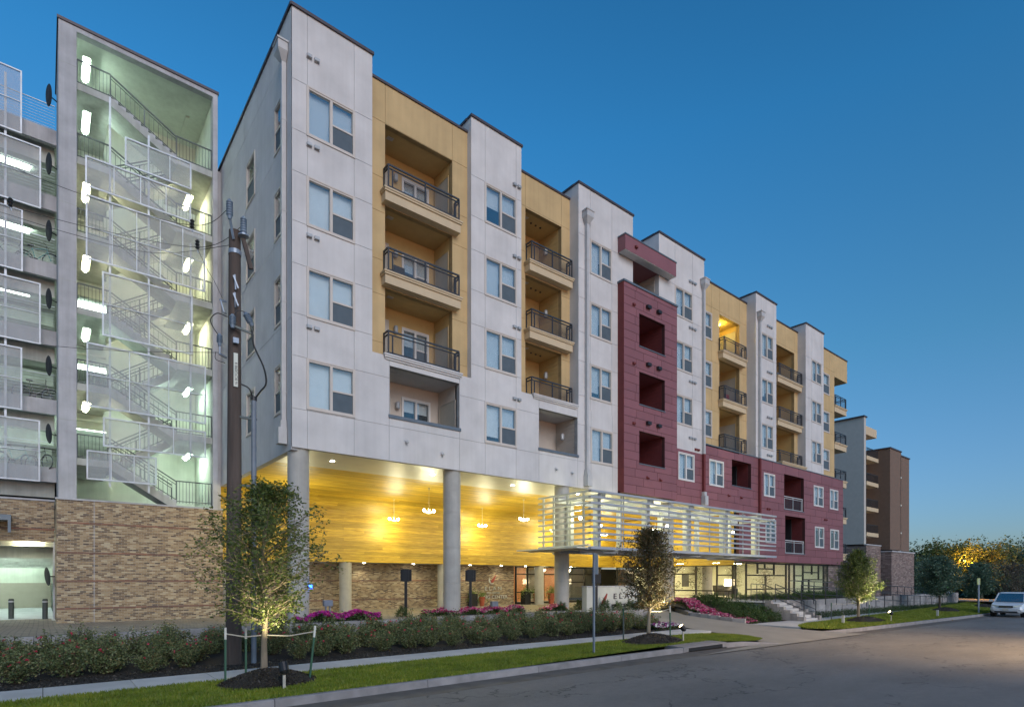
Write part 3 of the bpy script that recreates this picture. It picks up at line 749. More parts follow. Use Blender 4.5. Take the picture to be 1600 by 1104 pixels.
# back entrance glazing under the canopy
T = front(31.5)
g = glazing(T, 25.95, 34.9, .5, 3.15, [(27.1,.5,3.15),(28.0,.5,3.15),(29.9,.5,3.15),(31.2,.5,3.15),(33.0,.5,3.15)], [(2.6,25.95,34.9),(1.3,26,28),(2.0,31.2,33)])
glass(T, g, [(26.05,27.05,.6,2.56),(27.15,27.95,.6,2.56),(28.05,29.85,.6,2.56),(29.95,31.15,.6,2.56),(31.25,32.95,.6,2.56),(33.05,34.8,.6,2.56),(26.05,34.8,2.64,3.05)])
# rooms
MB().box(35.1, 50.9, 20.1, 30.5, LZ0-.1, LZ0-.02).box(24.5, 35.1, 31.62, 38, .4, .5).build('lobby_floor', M['floor'], apt)
MB().box(35.1, 50.9, 28.2, 28.4, LZ0, 3.4).box(43.25, 43.35, 20.1, 28.2, LZ0, 3.4).box(49.2, 49.4, 20.1, 28.2, LZ0, 3.4).box(24.5, 50, 37.5, 37.7, .5, 3.2).box(24.4,24.6,31.9,37.5,.5,3.2).build('lobby_wall', M['lobwall'], apt)
MB().box(35.1, 49.4, 20.06, 28.4, 3.405, 3.415).box(24.5, 35.1, 31.7, 37.7, 3.2, 3.3).build('lobby_ceiling', M['lobwall'], apt)
for (u, w) in ((28.2,1.3),(31.5,1.5)): MB().box(u, u+w, 34.5, 34.7, .5, 3.19).build('wood_screen', M['orange'], apt)
for (u, v, m) in ((37.5,23,'ceilglow'),(40.5,23,'ceilglow'),(37.5,26,'ceilglow'),(40.5,26,'ceilglow'),(46,22.5,'coolglow'),(46,25.5,'coolglow')):
    MB().box(u-.5, u+.5, v-.15, v+.15, 3.385, 3.40).build('ceiling_lamp', M[m], apt)
for (u, v, m) in ((27,33.5,'ceilglow'),(30.5,33.2,'ceilglow'),(33.5,33.2,'ceilglow')):
    MB().box(u-.25, u+.25, v-.1, v+.1, 3.17, 3.19).build('ceiling_lamp', M[m], apt)
for i, (u, v) in enumerate(((29.6,32.9),(32.3,32.9))):
    c = thing('chandelier', (u, v, 3.18), ('wide crystal bowl chandelier glowing inside the entrance, left of the other', 'wide crystal bowl chandelier glowing inside the entrance, nearer the corner glazing')[i], 'chandelier', 'chandeliers inside the entrance')
    MB().cyl((u,v,3.0),(u,v,3.18),.02,n=8).build('rod', M['mull'], c)
    MB().lathe([(.05,-.28),(.3,-.2),(.42,-.05),(.42,0)], (u,v,3.0), 16).build('bowl', M['shade'], c)
MB().box(35.4, 36.2, 24.2, 24.25, 1.7, 2.6).build('wall_picture', M['leather'], apt)
def sofa(u, v, label):
    t = thing('sofa', (u, v, LZ0), label, 'sofa')
    MB().box(u, u+1.8, v, v+.8, LZ0+.12, LZ0+.45).build('seat', M['leather'], t, label=None)
    MB().box(u, u+1.8, v+.65, v+.9, LZ0+.45, LZ0+.85).build('backrest', M['leather'], t)
    for x in (u, u+1.6): MB().box(x, x+.2, v, v+.65, LZ0+.45, LZ0+.62).build('armrest', M['leather'], t)
    for x in (u+.05, u+1.7):
        for y in (v+.05, v+.8): MB().box(x, x+.05, y, y+.05, LZ0-.02, LZ0+.12).build('leg', M['mull'], t)
sofa(37.2, 22.0, 'dark sofa inside the lobby behind the corner glazing')
def tlamp(u, v, label, s=1):
    t = thing('table_lamp', (u, v, LZ0), label, 'lamp')
    MB().lathe([(.3,0),(.3,.03),(.04,.06),(.04,.55),(.3,.58),(.3,.6)], (u,v,LZ0-.02), 14).build('side_table', M['mull'], t)
    MB().lathe([(.08,.6),(.03,.65),(.03,.85)], (u,v,LZ0-.02), 10).build('base', M['leather'], t)
    MB().lathe([(.24*s,.85),(.2*s,1.3)], (u,v,LZ0-.02), 14).build('lamp_shade', M['shade'], t)
tlamp(35.9, 20.9, 'glowing drum shade table lamp in the lobby corner behind the glass', 1.3)
tlamp(39.9, 23.0, 'small glowing table lamp beside the dark sofa in the lobby', .9)
MB().lathe([(.35,0),(.35,2.45)], (36.0, 22.6, LZ0), 20).build('lobby_column', M['concl'], apt)
t = thing('stone_wall', (50, 20.4, .5), 'lit ledge stone pier closing the right end of the glazed lobby', 'wall')
MB().box(49.15, 51.1, 19.95, 20.3, .3, 3.38).build('wall', M['stonewall'], t)
# pendants under the canopy
M['glow2'] = emit('pendant_bulb', (1,.95,.7), 30)
def pendant(u, v, i):
    t = thing('pendant_light', (u, v, 6.66), PL[i], 'pendant light', 'pendant lights under the wooden soffit')
    MB().cyl((u,v,5.62),(u,v,6.68),.012,n=6).lathe([(.06,0),(.06,.04)],(u,v,6.64),10).build('stem', M['silver'], t)
    MB().lathe([(.08,-.05),(.2,0),(.2,.03)], (u,v,5.5), 14).box(u-.3,u+.3,v-.02,v+.02,5.5,5.53).lathe([(.03,0),(.05,.12)],(u,v,5.53),10).build('bowl', M['silver'], t)
    for s in (-1, 1): MB().lathe([(.02,-.07),(.065,-.03),(.065,.03),(.02,.07)], (u+s*.27,v,5.58), 10).build('bulb', M['glow2'], t)
PL = ['two bulb pendant light nearest the corner column, row close to the wooden wall', 'two bulb pendant light left of the middle column, row nearer the street',
 'two bulb pendant light right of the middle column, row close to the wooden wall', 'two bulb pendant light shining just left of the slatted canopy',
 'two bulb pendant light seen through the left bays of the slats', 'two bulb pendant light near the wooden wall behind the slats', 'two bulb pendant light deep behind the right end of the slats', 'two bulb pendant light near the lobby side of the slatted canopy']
for i, (u, v) in enumerate(((15.2,29.1),(14.7,24.5),(21.3,29.1),(20.8,24.5),(26.9,24.5),(27.4,29.1),(32.6,29.1),(32.4,24.3))): pendant(u, v, i)
LK = .22
def lamp(kind, loc, power, color, size=.1, target=None, spot=60, name='lamp', blend=.5):
    d = bpy.data.lights.new(name, kind); d.energy = power*LK; d.color = color
    if kind == 'AREA': d.size = size
    else: d.shadow_soft_size = size
    if kind == 'SPOT': d.spot_size = R(spot); d.spot_blend = blend
    o = bpy.data.objects.new(name, d); COL.objects.link(o); o.location = loc
    if target: o.rotation_euler = (Vector(target)-Vector(loc)).to_track_quat('-Z', 'Y').to_euler()
    return o
WARM = (1, .93, .56); WARM2 = (1,.86,.5)
K_CAN = 1.0
for (u, v) in ((15.2,29.1),(14.7,24.5),(21.3,29.1),(20.8,24.5),(27.0,24.5),(27.4,29.1),(32.6,29.1),(32.4,24.3),(9,26.8)):  # last spot has no pendant: a bare lamp added under the soffit
    lamp('POINT', (u, v, 5.0) if v < 28 else (u, v-.3, 5.0), (420 if v < 28 else 240)*K_CAN, WARM, .35, name='soffit_lamp')
# recessed downlights washing the brick wall
for i, x in enumerate((8.2, 10.6, 14.3, 17.5, 21.7, 24.3, 26.5, 31.0)):
    MB().cyl((x,31.0,3.14),(x,31.0,3.16),.07,n=12).build('downlight', M['downl'], apt)
    lamp('SPOT', (x, 31.0, 3.1), 75, (1,.9,.62), .05, (x, 31.35, .5), 115, 'downlight_lamp', .8)
for i in range(6):
    x = 8.5+i*4.4
    MB().cyl((x,21.2,6.665),(x,21.2,6.68),.08,n=12).build('downlight', M['downl'], apt)

# ================================================================ SLATTED CANOPY
cn = thing('slatted_canopy', (26, 18.5, 3.6), 'pale steel canopy of horizontal slats boxed out over the entrance drive', 'canopy')
CU0, CU1, CV0, CV1, CZ0, CZ1 = 18.2, 34.2, 17.0, 20.6, 3.62, 6.05
def sl(a, b): return MB().box(*a).build(b, M['cam_grey'], cn)
for k in range(10):
    z = CZ0+.04+(CZ1-CZ0-.1)*k/9
    if k not in (0, 9):
        MB().box(CU0, CU1+.35, CV0, CV0+.14, z, z+.085).build('slat', M['cam_grey'], cn)
    MB().box(CU0, CU0+.14, CV0+.15, CV1-.2, z, z+.07).build('side_slat', M['cam_white'], cn)
MB().box(CU0-.0, CU1+.35, CV0-.03, CV0+.14, CZ1-.07, CZ1+.02).build('top_rail', M['cam_grey'], cn)
MB().box(CU0, CU1+.35, CV0-.03, CV0+.16, CZ0-.1, CZ0+.02).build('bottom_rail', M['cam_grey'], cn)
MB().box(CU0-.05, CU0+.12, CV0-.4+.55, CV1+.4, CZ0-.12, CZ0-.02).build('bottom_rail', M['cam_white'], cn)
px = [18.95, 22.4, 25.8, 29.3, 32.8]
for x in px:
    MB().box(x-.05, x+.05, CV0+.15, CV0+.24, CZ0, CZ1).build('post', M['cam_grey'], cn)
    MB().box(x+.25, x+.45, CV0+.55, CV0+.80, CZ0, CZ1-.2).build('inner_post', M['cam_white'], cn)
    MB().box(x+.25, x+.45, CV0+2.2, CV0+2.4, CZ0, CZ1-.2).build('inner_post', M['cam_white'], cn)
    MB().box(x+.22, x+.48, CV0+.25, 19.5, CZ1-.2, CZ1-.02).build('top_beam', M['cam_white'], cn)
    MB().box(x+1.9, x+2.1, CV0+.25, 19.5, CZ1-.28, CZ1-.12).build('top_beam', M['cam_white'], cn)
    MB().box(x-1.5+.1, x+.9, CV0+.2, CV1+.6, CZ0-.07, CZ0-.02).build('deck_plate', M['cam_white'], cn)
    MB().box(x+.95, x+1.05, CV0+.2, CV1+.6, CZ0-.16, CZ0-.02).build('deck_beam', M['cam_grey'], cn)
for x in (20.4, 20.55, 24.0, 27.6, 31.0): MB().box(x-.02, x+.02, CV0+.16, CV0+.2, CZ0, CZ1).build('stiffener', M['cam_grey'], cn)
for y in (17.6, 18.6, 19.5, 20.2): MB().box(CU0+.15, CU0+.22, y-.04, y+.04, CZ0, CZ1-.0).build('side_post', M['cam_white'], cn)
MB().box(CU0+.3, CU1, 19.3, 19.5, CZ1-.3, CZ1-.1).build('ledger_beam', M['cam_white'], cn)
MB().box(CU0+.3, CU1, 17.9, 18.05, CZ0-.2, CZ0-.08).box(CU0+.3, CU1, 19.2, 19.35, CZ0-.2, CZ0-.08).build('deck_beam', M['cam_grey'], cn)
for x in (18.9, 25.4, 31.9):
    MB().lathe([(.04,-.07),(.08,0),(.04,.07)], (x,18.3,5.0), 12).build('floodlight', M['lens'], cn)
    lamp('POINT', (x+.2, 18.7, 5.0), 62, WARM, .12, name='canopy_lamp')
lamp('POINT', (22.2, 18.5, 5.2), 45, WARM, .12, name='canopy_lamp'); lamp('POINT', (28.8, 18.5, 5.2), 45, WARM, .12, name='canopy_lamp')

# ================================================================ STAIR TOWER
TV = 29.2; TU0, TU1 = .48, 6.44
tw = thing('stair_tower', (3.4, 31, .45), 'open fronted concrete stair tower with lit zigzag stairs above a blended brick base', 'stair tower')
tb = MB(); tb.box(TU0-.06, TU1+.02, TV-.06, 33.6, .35, 5.4); tb.build('brick_base', M['brick'], tw)
MB().box(TU0-.1, TU1+.06, TV-.1, 33.7, 5.4, 5.47).build('coping', M['conc'], tw)
for zz in (1.0, 2.11, 3.25, 4.45): MB().box(TU0-.06, TU1+.02, TV-.075, TV-.06, zz, zz+.067).build('accent_course', M['bandbrick'], tw)
MB().box(1.62, 1.64, TV-.066, TV-.05, .4, 5.4).build('control_joint', M['conc'], tw)
MB().box(TU0, 1.06, TV, TV+.7, 5.47, 24.36).build('pier', M['conc'], tw)
for zz in (8.6, 14.2, 17.3, 20.1, 22.9): MB().box(TU0-.003, 1.063, TV-.003, TV+.7, zz, zz+.02).build('control_joint', M['concd'], tw)
MB().box(6.06, 6.26, TV, TV+.5, 5.47, 24.36).build('pier', M['conc'], tw)
MB().box(6.27, 6.44, TV+.25, TV+.6, 5.3, 21.2).build('pier', M['conc'], tw)
MB().box(TU0, 6.26, TV, TV+.3, 24.36, 24.55).build('lintel', M['conc'], tw)
MB().box(TU0-.05, 6.3, TV-.05, 33.9, 24.55, 24.66).build('parapet_cap', M['cap'], tw)
MB().box(TU0, 6.26, TV+.3, 33.8, 24.4, 24.55).build('roof_slab', M['paint'], tw)
MB().box(6.1, 6.26, TV+.5, 33.8, 5.47, 24.4).build('side_wall', M['paint'], tw)
MB().box(TU0, TU0+.16, TV+.7, 33.3, 5.47, 24.4).build('side_wall', M['conc'], tw)
LL = [22.4, 19.4, 16.35, 13.3, 10.2, 7.15]; RL = [21.0, 18.0, 14.92, 11.85, 8.72, 5.62]
dh = [(1.15, 2.35, z, z+2.1) for z in LL[1:]]
wall(front(33.4), TU0, 6.1, 5.47, 24.4, dh, M['paint'], 'back_wall', .3, tw)
def flight(u0, z0, u1, z1, v0, v1, down):
    """stringer slab, steps and rails between landings"""
    n = 9; du = (u1-u0)/n; dz = (z1-z0)/n
    s = MB(); th = .24
    s.add([(u0,v0,z0-.02),(u1,v0,z1-.02),(u1,v0,z1-th-.1),(u0,v0,z0-th-.1),(u0,v1,z0-.02),(u1,v1,z1-.02),(u1,v1,z1-th-.1),(u0,v1,z0-th-.1)],
          [(0,1,2,3),(7,6,5,4),(0,4,5,1),(3,2,6,7),(1,5,6,2),(0,3,7,4)])
    f = s.build('stair_flight', M['concd'], tw)
    for k in range(n):
        a = u0+du*k; b = u0+du*(k+1); zt = max(z0+dz*k, z0+dz*(k+1)) - (0 if dz < 0 else 0)
        zt = z0+dz*(k+.5)+.06
        MB().box(min(a,b), max(a,b), v0+.02, v1-.02, zt-.16, zt).build('step', M['conc'], f)
    for vv in (v0+.04, v1-.04):
        r = MB(); H = .95
        for off, w in ((H, .045), (H-.14, .025), (.14, .03)):
            r.bar((u0, vv, z0+off), (u1, vv, z1+off), w, w)
        m = 14
        for k in range(m+1):
            t = k/m; r.bar((u0+(u1-u0)*t, vv, z0+(z1-z0)*t+.14), (u0+(u1-u0)*t, vv, z0+(z1-z0)*t+H-.14), .016 if k not in (0, 7, m) else .045, .016 if k not in (0, 7, m) else .045)
        r.build('stair_rail', M['steel'], f)
def guard(u0, u1, v, z, name='guard_rail', P=None, m=None):
    r = MB()
    for off, w in ((.98, .045), (.08, .03)): r.bar((u0,v,z+off), (u1,v,z+off), w, w)
    n = max(3, int(abs(u1-u0)/.12))
    for k in range(n+1): u = u0+(u1-u0)*k/n; r.bar((u,v,z+.0), (u,v,z+.98), .016 if k not in (0,n) else .045, .016 if k not in (0,n) else .045)
    return r.build(name, M['steel'], P or tw)
UA, UB = 2.2, 4.62
for k in range(6):
    zl, zr = LL[k], RL[k]
    MB().box(1.07 if k else 1.07, UA, TV+.12, 33.4, zl-.28, zl).build('landing', M['concd'], tw)
    if k < 5: MB().box(UB, 6.1, TV+.12, 32.9, zr-.28, zr).build('landing', M['concd'], tw)
    guard(1.08, UA, TV+.2, zl); 
    guard(UB, 6.05, TV+.2, zr)
    flight(UA, zl, UB, zr, TV+.15, TV+1.45, True)
    if k < 5: flight(UB, zr, UA, LL[k+1], TV+1.75, TV+3.05, False)
    warm = k in (1, 2, 4, 5)
    warm_r = k in (0, 1, 2)
    # linear fixtures along v, under the slab above
    zc = 24.38 if k == 0 else LL[k-1]-.3
    f = MB().box(1.38, 1.49, 30.1, 31.5, zc-.34, zc-.26).build('light_fixture', M['tube_cool' if k in (0,1,4) else 'tube_warm'], tw); MB().box(1.30, 1.58, 30.05, 31.55, zc-.255, zc-.22).build('fixture_light_shield', M['cam_white'], f)  # top plate added to block the tube's upward light
    if k: 
        zc = RL[k-1]-.3
        f = MB().box(5.38, 5.49, 30.9, 32.2, zc-.34, zc-.26).build('light_fixture', M['tube_cool' if k > 3 else 'tube_warm'], tw); MB().box(5.29, 5.58, 30.85, 32.25, zc-.255, zc-.22).build('fixture_light_shield', M['cam_white'], f)
    if k > 1:
        MB().cyl((1.1, 33.25, zl+2.45),(2.3, 33.25, zl+2.45), .06, n=10).build('pipe', M['cam_white'], tw)
MB().box(5.3, 5.45, 31.2, 32.6, 24.3, 24.38).build('light_fixture', M['paint'], tw, label='unlit tube fixture under the tower roof')
# perforated screens hung in front of the stairs
MV = 28.85
def scr(parent, u0, u1, z0, z1, v, nv, nh=0, top=None):
    f = MB(); w = .028
    f.box(u0-w, u1+w, v-.03, v+.03, z0-w, z0+w); f.box(u0-w, u1+w, v-.03, v+.03, z1-w, z1+w)
    f.box(u0-w, u0+w, v-.03, v+.03, z0+w, z1-w); f.box(u1-w, u1+w, v-.03, v+.03, z0+w, z1-w)
    fo = f.build('screen_panel', M['meshframe'], parent)
    for k in range(nv): a = u0+(u1-u0)*(k+1)/(nv+1); MB().box(a-.014, a+.014, v-.02, v+.02, z0+w, z1-w).build('mullion', M['meshframe'], fo)
    for k in range(nh): z = z0+(z1-z0)*(k+1)/(nh+1); MB().box(u0+w, u1-w, v-.024, v+.016, z-.013, z+.013).build('cross_bar', M['meshframe'], fo)
    MB().box(u0+w, u1-w, v+.02, v+.024, z0+w, z1-w).build('perforated_sheet', M['mesh'], fo)
def P_(x0, y0, x1, y1, v):
    def q(x, y):
        r = (x-800)/900; du = .6316+.775*r; dv = .7753-.6316*r; t = v/dv; return du*t, (905-y)/900*t+2.2
    return q(x0,y0), q(x1,y1)
for (x0,y0,x1,y1,nv,nh) in ((196,215,297.6,295.6,2,0),(134,243.5,297,346,3,0),(134.8,304,319,455,4,1),(160.6,425,299.5,553,1,1),(136,535,320.4,661.6,2,1),(161.7,652,320.4,714.8,2,0),(136,703.4,243.5,756.7,2,0)):
    a, b = P_(x0,y0,x1,y1,MV); scr(tw, a[0], b[0], b[1], a[1], MV, nv, nh)
for x, yt, yb in ((171.5,152,760),(232,212,770),(297.5,380,715)):
    a, b = P_(x, yt, x, yb, MV+.12); MB().box(a[0]-.035, a[0]+.035, MV+.09, MV+.16, b[1], a[1]).build('screen_post', M['meshframe'], tw)
# duct-like black discs (round mirrors) on the tower's left face
DL = ['topmost round black mirror disc on the left edge of the stair tower', 'second round black disc down the left edge of the stair tower', 'third round black disc on the tower edge, above the upper bicycle', 'fourth round black disc on the tower edge, between the two bicycle decks', 'fifth round black disc on the tower edge, over the dark bicycle', 'lowest round black disc above the brick, beside the mirrored bicycle', 'round black disc on the jamb inside the garage entrance']
for i, (y, u, v) in enumerate(((169,.2,31.6),(273,.2,31.6),(375,.2,31.6),(478,.2,31.6),(580,.2,31.6),(683,.2,31.6),(900,.16,32.9))):
    z = 2.2+(905-y)/900*25.3
    t = thing('round_mirror', (TU0, v, z), DL[i], 'mirror', 'round black discs fixed along the garage edge')
    mb = MB(); n = 24; rr = .42
    c = Vector((u+.0, v, z)); nx = Vector((-.97, -.22, -.1)).normalized(); a1 = nx.orthogonal().normalized(); a2 = nx.cross(a1)
    pts = [(0, 0.06), (.55, .045), (.9, .02), (1, 0)]
    V = []; F = []
    for f_, h_ in pts[1:]:
        for k in range(n): th_ = 2*math.pi*k/n; V.append(tuple(c+nx*h_+(a1*math.cos(th_)+a2*math.sin(th_))*rr*f_))
    for j in range(2):
        for k in range(n): F.append((j*n+k, j*n+(k+1)%n, (j+1)*n+(k+1)%n, (j+1)*n+k))
    F.append(tuple(range(n))); F.append(tuple(2*n+k for k in range(n-1,-1,-1)))
    mb.add(V, F).build('disc', M['dish'], t)
    MB().cyl(tuple(c), (TU0+.02, v+.25, z), .025, n=8).build('bracket', M['black'], t)

# ================================================================ PARKING GARAGE (left)
GV = 33.3
gr = thing('parking_garage', (-7, 40, .4), 'open concrete parking garage with mesh screens above a brick base and drive entrance', 'parking garage')
GU0 = -22
hole = [(-6.5, .42, .3, 3.9)]
wall(front(GV), GU0, .42, .3, 5.72, hole, M['brick'], 'brick_wall', .35, gr)
MB().box(GU0, .45, GV-.04, GV+.4, 5.72, 5.8).build('coping', M['conc'], gr)
MB().box(GU0, .42, GV-.015, GV-.0, 4.42, 4.49).build('accent_course', M['bandbrick'], gr)
MB().box(.36, .46, GV-.05, GV+.4, .35, 3.9).build('door_jamb', M['conc'], gr)
# canopy over the entrance
MB().box(-9, -1.05, GV-1.0, GV-.02, 4.72, 4.95).build('entrance_awning', M['bluecap'], gr)
MB().box(-1.15, -1.05, GV-1.0, GV-.9, 4.2, 4.72).build('awning_edge', M['bluecap'], gr)
for i, z in enumerate(LL + [4.9]):
    top = i == 0
    MB().box(GU0, .48, GV+.22, 52, z-.25, z).box(.48, 6.2, 33.75, 52, z-.25, z).build('deck_slab', M['concd'], gr)
    if i < 6: MB().box(GU0, .478, GV, GV+.22, z-.55, z+(.12)).build('deck_edge', M['conc'], gr)
    MB().box(GU0, .42, GV+.55, GV+.95, z-1.2, z-.25).build('spandrel_beam', M['concd'], gr)
    if i < 6:
        r = MB()
        for k in range(8): r.box(GU0, .42, GV+.10, GV+.112, z+.22+.13*k, z+.232+.13*k)
        r.box(GU0, .42, GV+.09, GV+.13, z+1.24, z+1.27)
        r.build('cable_rail', M['meshframe'], gr)
    if not top:
        MB().box(GU0, 6.2, 46, 46.3, z, z+2.8).build('rear_wall', M['concd'], gr)
        for y in (38.2, 43.5): MB().box(GU0, .42, y, y+.4, z+2.0, z+2.7).build('deck_beam', M['concd'], gr)
        for (a, y) in ((-1.9, 36.2), (-6.5, 36.2), (-3.5, 41.5), (-9,41.5),(1.2,36.0),(3.6,40)): MB().box(a, a+1.4, y, y+.3, z+2.62, z+2.68).build('tube_light', M['tube_garage'], gr)
MB().box(6.2, 6.4, 33.75, 48, 5.5, 22.3).build('side_wall', M['concd'], gr)
MB().box(GU0-.2, GU0, GV, 52, .3, 22.4).build('outer_wall', M['concd'], gr)
# ground level inside the entrance
MB().box(GU0, .48, 47, 47.2, .3, 4.7).build('rear_wall', M['paint'], gr)
MB().box(-2.5, .4, 46.9, 47.0, .3, 2.0).build('rear_door', M['gdoor'], gr)
for i, (y, z) in enumerate(((35.2,3.5),(37.5,3.4),(40,3.3),(42.5,3.25),(45,3.2))):
    MB().box(GU0, .42, y, y+.35, z-.3, z+.45).build('deck_beam', M['concd'], gr)
    MB().box(-5.2, .1, y+1.1, y+1.24, z+.1, z+.18).build('tube_light', M['tube_garage'], gr)
MB().box(-.9, -.1, GV+.2, GV+.35, 3.74, 3.80).build('tube_light', M['tube_warm'], gr)
for a in ((-22, 12),): pass
def P2(x, y, v): (a, b), _ = P_(x, y, x, y, v); return a, b
# hung screens
GM = GV-.35
for (x0,y0,x1,y1) in ((-60,60,32.6,208),(-60,165,62.5,325),(-60,285,34,422.8),(-60,418,62,537),(-60,525,33,639.4),(-60,645,61,751)):
    a, b = P_(x0,y0,x1,y1,GM)
    a2, b2 = P_(x1,{112:0,}.get(0, y0),x1,y1,GM)
    ztop = {208:P2(32.6,112,GM)[1],325:P2(62.5,231,GM)[1],422.8:P2(34,328.6,GM)[1],537:P2(62,443.7,GM)[1],639.4:P2(33,544,GM)[1],751:P2(61.4,657.7,GM)[1]}[y1]
    scr(gr, b[0]-4.2, b[0], b[1], ztop, GM, 1, 1)
pa = P2(8, 100, GM+.1)[0]
MB().box(pa-.04, pa+.04, GM+.08, GM+.16, P2(8,748,GM)[1], P2(8,110,GM)[1]).build('screen_post', M['meshframe'], gr)
# column edge light strip on garage side
LK = .38
# ================================================================ GROUND
def smooth(t): t = max(0., min(1., t)); return t*t*(3-2*t)
def asphaltmat():
    m, N, L, B = newmat('worn_asphalt')
    v = coords(N, L)
    big = noise(N, L, coords(N, L, (.25,.6,1)), 1.0, 5); fine = noise(N, L, v, 90, 3, .7); mid = noise(N, L, v, 6, 6, .7)
    c = ramp(N, L, big, [(.3,(.165,.155,.145)), (.7,(.24,.225,.21))])
    c = mixc(N, L, .6, c, ramp(N, L, fine, [(.35,(.45,.45,.45)),(.65,(1.15,1.15,1.15))]), 'MULTIPLY')
    c = mixc(N, L, .35, c, ramp(N, L, mid, [(.35,(.6,.6,.6)),(.65,(1,1,1))]), 'MULTIPLY')
    # cracks: thin voronoi edges, kept in patches
    vo = N.new('ShaderNodeTexVoronoi'); vo.feature = 'DISTANCE_TO_EDGE'; vo.inputs['Scale'].default_value = .42
    dv = N.new('ShaderNodeVectorMath'); dv.operation = 'ADD'
    nn = N.new('ShaderNodeTexNoise'); nn.inputs['Scale'].default_value = 1.3; nn.inputs['Detail'].default_value = 5; L.new(v, nn.inputs['Vector'])
    sc = N.new('ShaderNodeVectorMath'); sc.operation = 'SCALE'; sc.inputs['Scale'].default_value = 1.6; L.new(nn.outputs['Color'], sc.inputs[0])
    L.new(coords(N, L, (.55,1,1)), dv.inputs[0]); L.new(sc.outputs[0], dv.inputs[1]); L.new(dv.outputs[0], vo.inputs['Vector'])
    cr = math_(N, L, 'LESS_THAN', vo.outputs['Distance'], .008)
    pat = math_(N, L, 'GREATER_THAN', noise(N, L, coords(N, L, (.3,.5,1)), 1.1, 3), .46)
    k = math_(N, L, 'MULTIPLY', cr, pat)
    L.new(mixc(N, L, math_(N, L, 'MULTIPLY', k, .6), c, (.03,.03,.03)), B.inputs['Base Color'])
    B.inputs['Roughness'].default_value = .82
    bump(N, L, B, math_(N, L, 'SUBTRACT', fine, k), .5, .01); return m
M['asphalt'] = asphaltmat()
M['walk'] = plain('sidewalk_concrete', (.45,.45,.45), .85, var=.12, scale=1.5, bumps=.25, bscale=40, rand=.1)
M['curb'] = plain('curb_concrete', (.25,.235,.235), .85, var=.2, scale=3, bumps=.4, bscale=30, rand=.15)
M['gutter'] = plain('gutter_concrete', (.12,.105,.09), .85, var=.25, scale=2, bumps=.3)
M['drive'] = plain('driveway_concrete', (.26,.245,.22), .8, var=.12, scale=.8, bumps=.2)
M['mulch'] = plain('dark_mulch', (.022,.018,.014), .95, var=.6, scale=25, bumps=1, bscale=40)
M['soil'] = plain('ground_soil', (.05,.055,.03), .95, var=.4, scale=.5)
M['turf'] = plain('turf', (.15,.23,.02), .95, var=.4, scale=3, bumps=.8, bscale=60)
M['blade'] = leafmat('grass_blade', [(.13,.19,.012),(.19,.26,.02),(.25,.30,.03),(.30,.28,.06)], .3, .8)
M['block'] = plain('limestone_block', (.30,.285,.28), .85, var=.22, scale=2.5, bumps=.6, bscale=18, rand=.35)
CV = 10.2
grid('ground', [-400,-100,-40,0,14,40,80,150,300,700], [-80,-20,0,CV+.3,14,60,140,700], lambda u,v: slope(min(u,160))-.35, M['soil'], kind='structure')
grid('road', [-60,-20,0,14,20,30,45,60,80,110,160], [-40,-9,9.5], lambda u,v: slope(u), M['asphalt'], kind='structure')
grid('gutter', [-30,0,14,19,27,45,60,80,110], [9.5,CV+.05], lambda u,v: slope(u)+.0, M['gutter'], kind='structure')
cross = grid('side_road', lin(96,112,3), lin(9.0,120,12), lambda u,v: slope(u)+.02+ (v-9)*.004, M['drive'], kind='structure')
# kerb segments
kb = thing('curb', (0, CV, 0), kind='structure')
def kerbseg(pts, P=kb):
    mb = MB()
    for (a, b) in zip(pts[:-1], pts[1:]):
        d = Vector((b[0]-a[0], b[1]-a[1])).normalized(); n = Vector((-d.y, d.x))
        q = []
        for p in (a, b):
            z = slope(p[0]); h = p[2]
            for off, zz in ((0, z-.1), (.015, z+h-.02), (.035, z+h), (.15, z+h), (.15, z-.1)): q.append((p[0]+n.x*off, p[1]+n.y*off, zz))
        mb.add(q, [(0,1,6,5),(1,2,7,6),(2,3,8,7),(3,4,9,8),(0,4,3,2,1),(5,6,7,8,9)])
    mb.build('curb_segment', M['curb'], P)
u = -9.0
while u < 14.9:
    kerbseg([(u+.006, CV, .15), (min(u+3.02, 15.0)-.006, CV, .15)]); u += 3.02
kerbseg([(17.4,CV,.15),(18.4,CV-.1,.14),(19.2,CV-.32,.09),(20.0,CV-.55,.03)])
# storm drain inlet between two segments
inl = MB(); inl.box(15.0, 17.4, CV+.035, CV+.7, .02, .16); inl.box(15.0,15.25,CV,CV+.035,0,.15); inl.box(17.15,17.4,CV,CV+.035,0,.15); inl.box(15.25,17.15,CV,CV+.035,.115,.15)
inl = inl.build('drain_inlet', M['curb'], kb); MB().box(15.25,17.15,CV+.02,CV+.033,.01,.115).build('inlet_shade', M['dark'], inl)  # black sheet stands in for the shade inside the inlet mouth
kerbseg([(24.9,11.5,.03),(25.4,10.9,.07),(26.4,10.45,.12),(28,CV,.15)])
u = 28.0
while u < 62: kerbseg([(u+.01,CV,.15),(u+3.99,CV,.15)]); u += 4
kerbseg([(62,CV,.15),(66,CV+1,.15),(69,13,.15),(70,17,.15)])
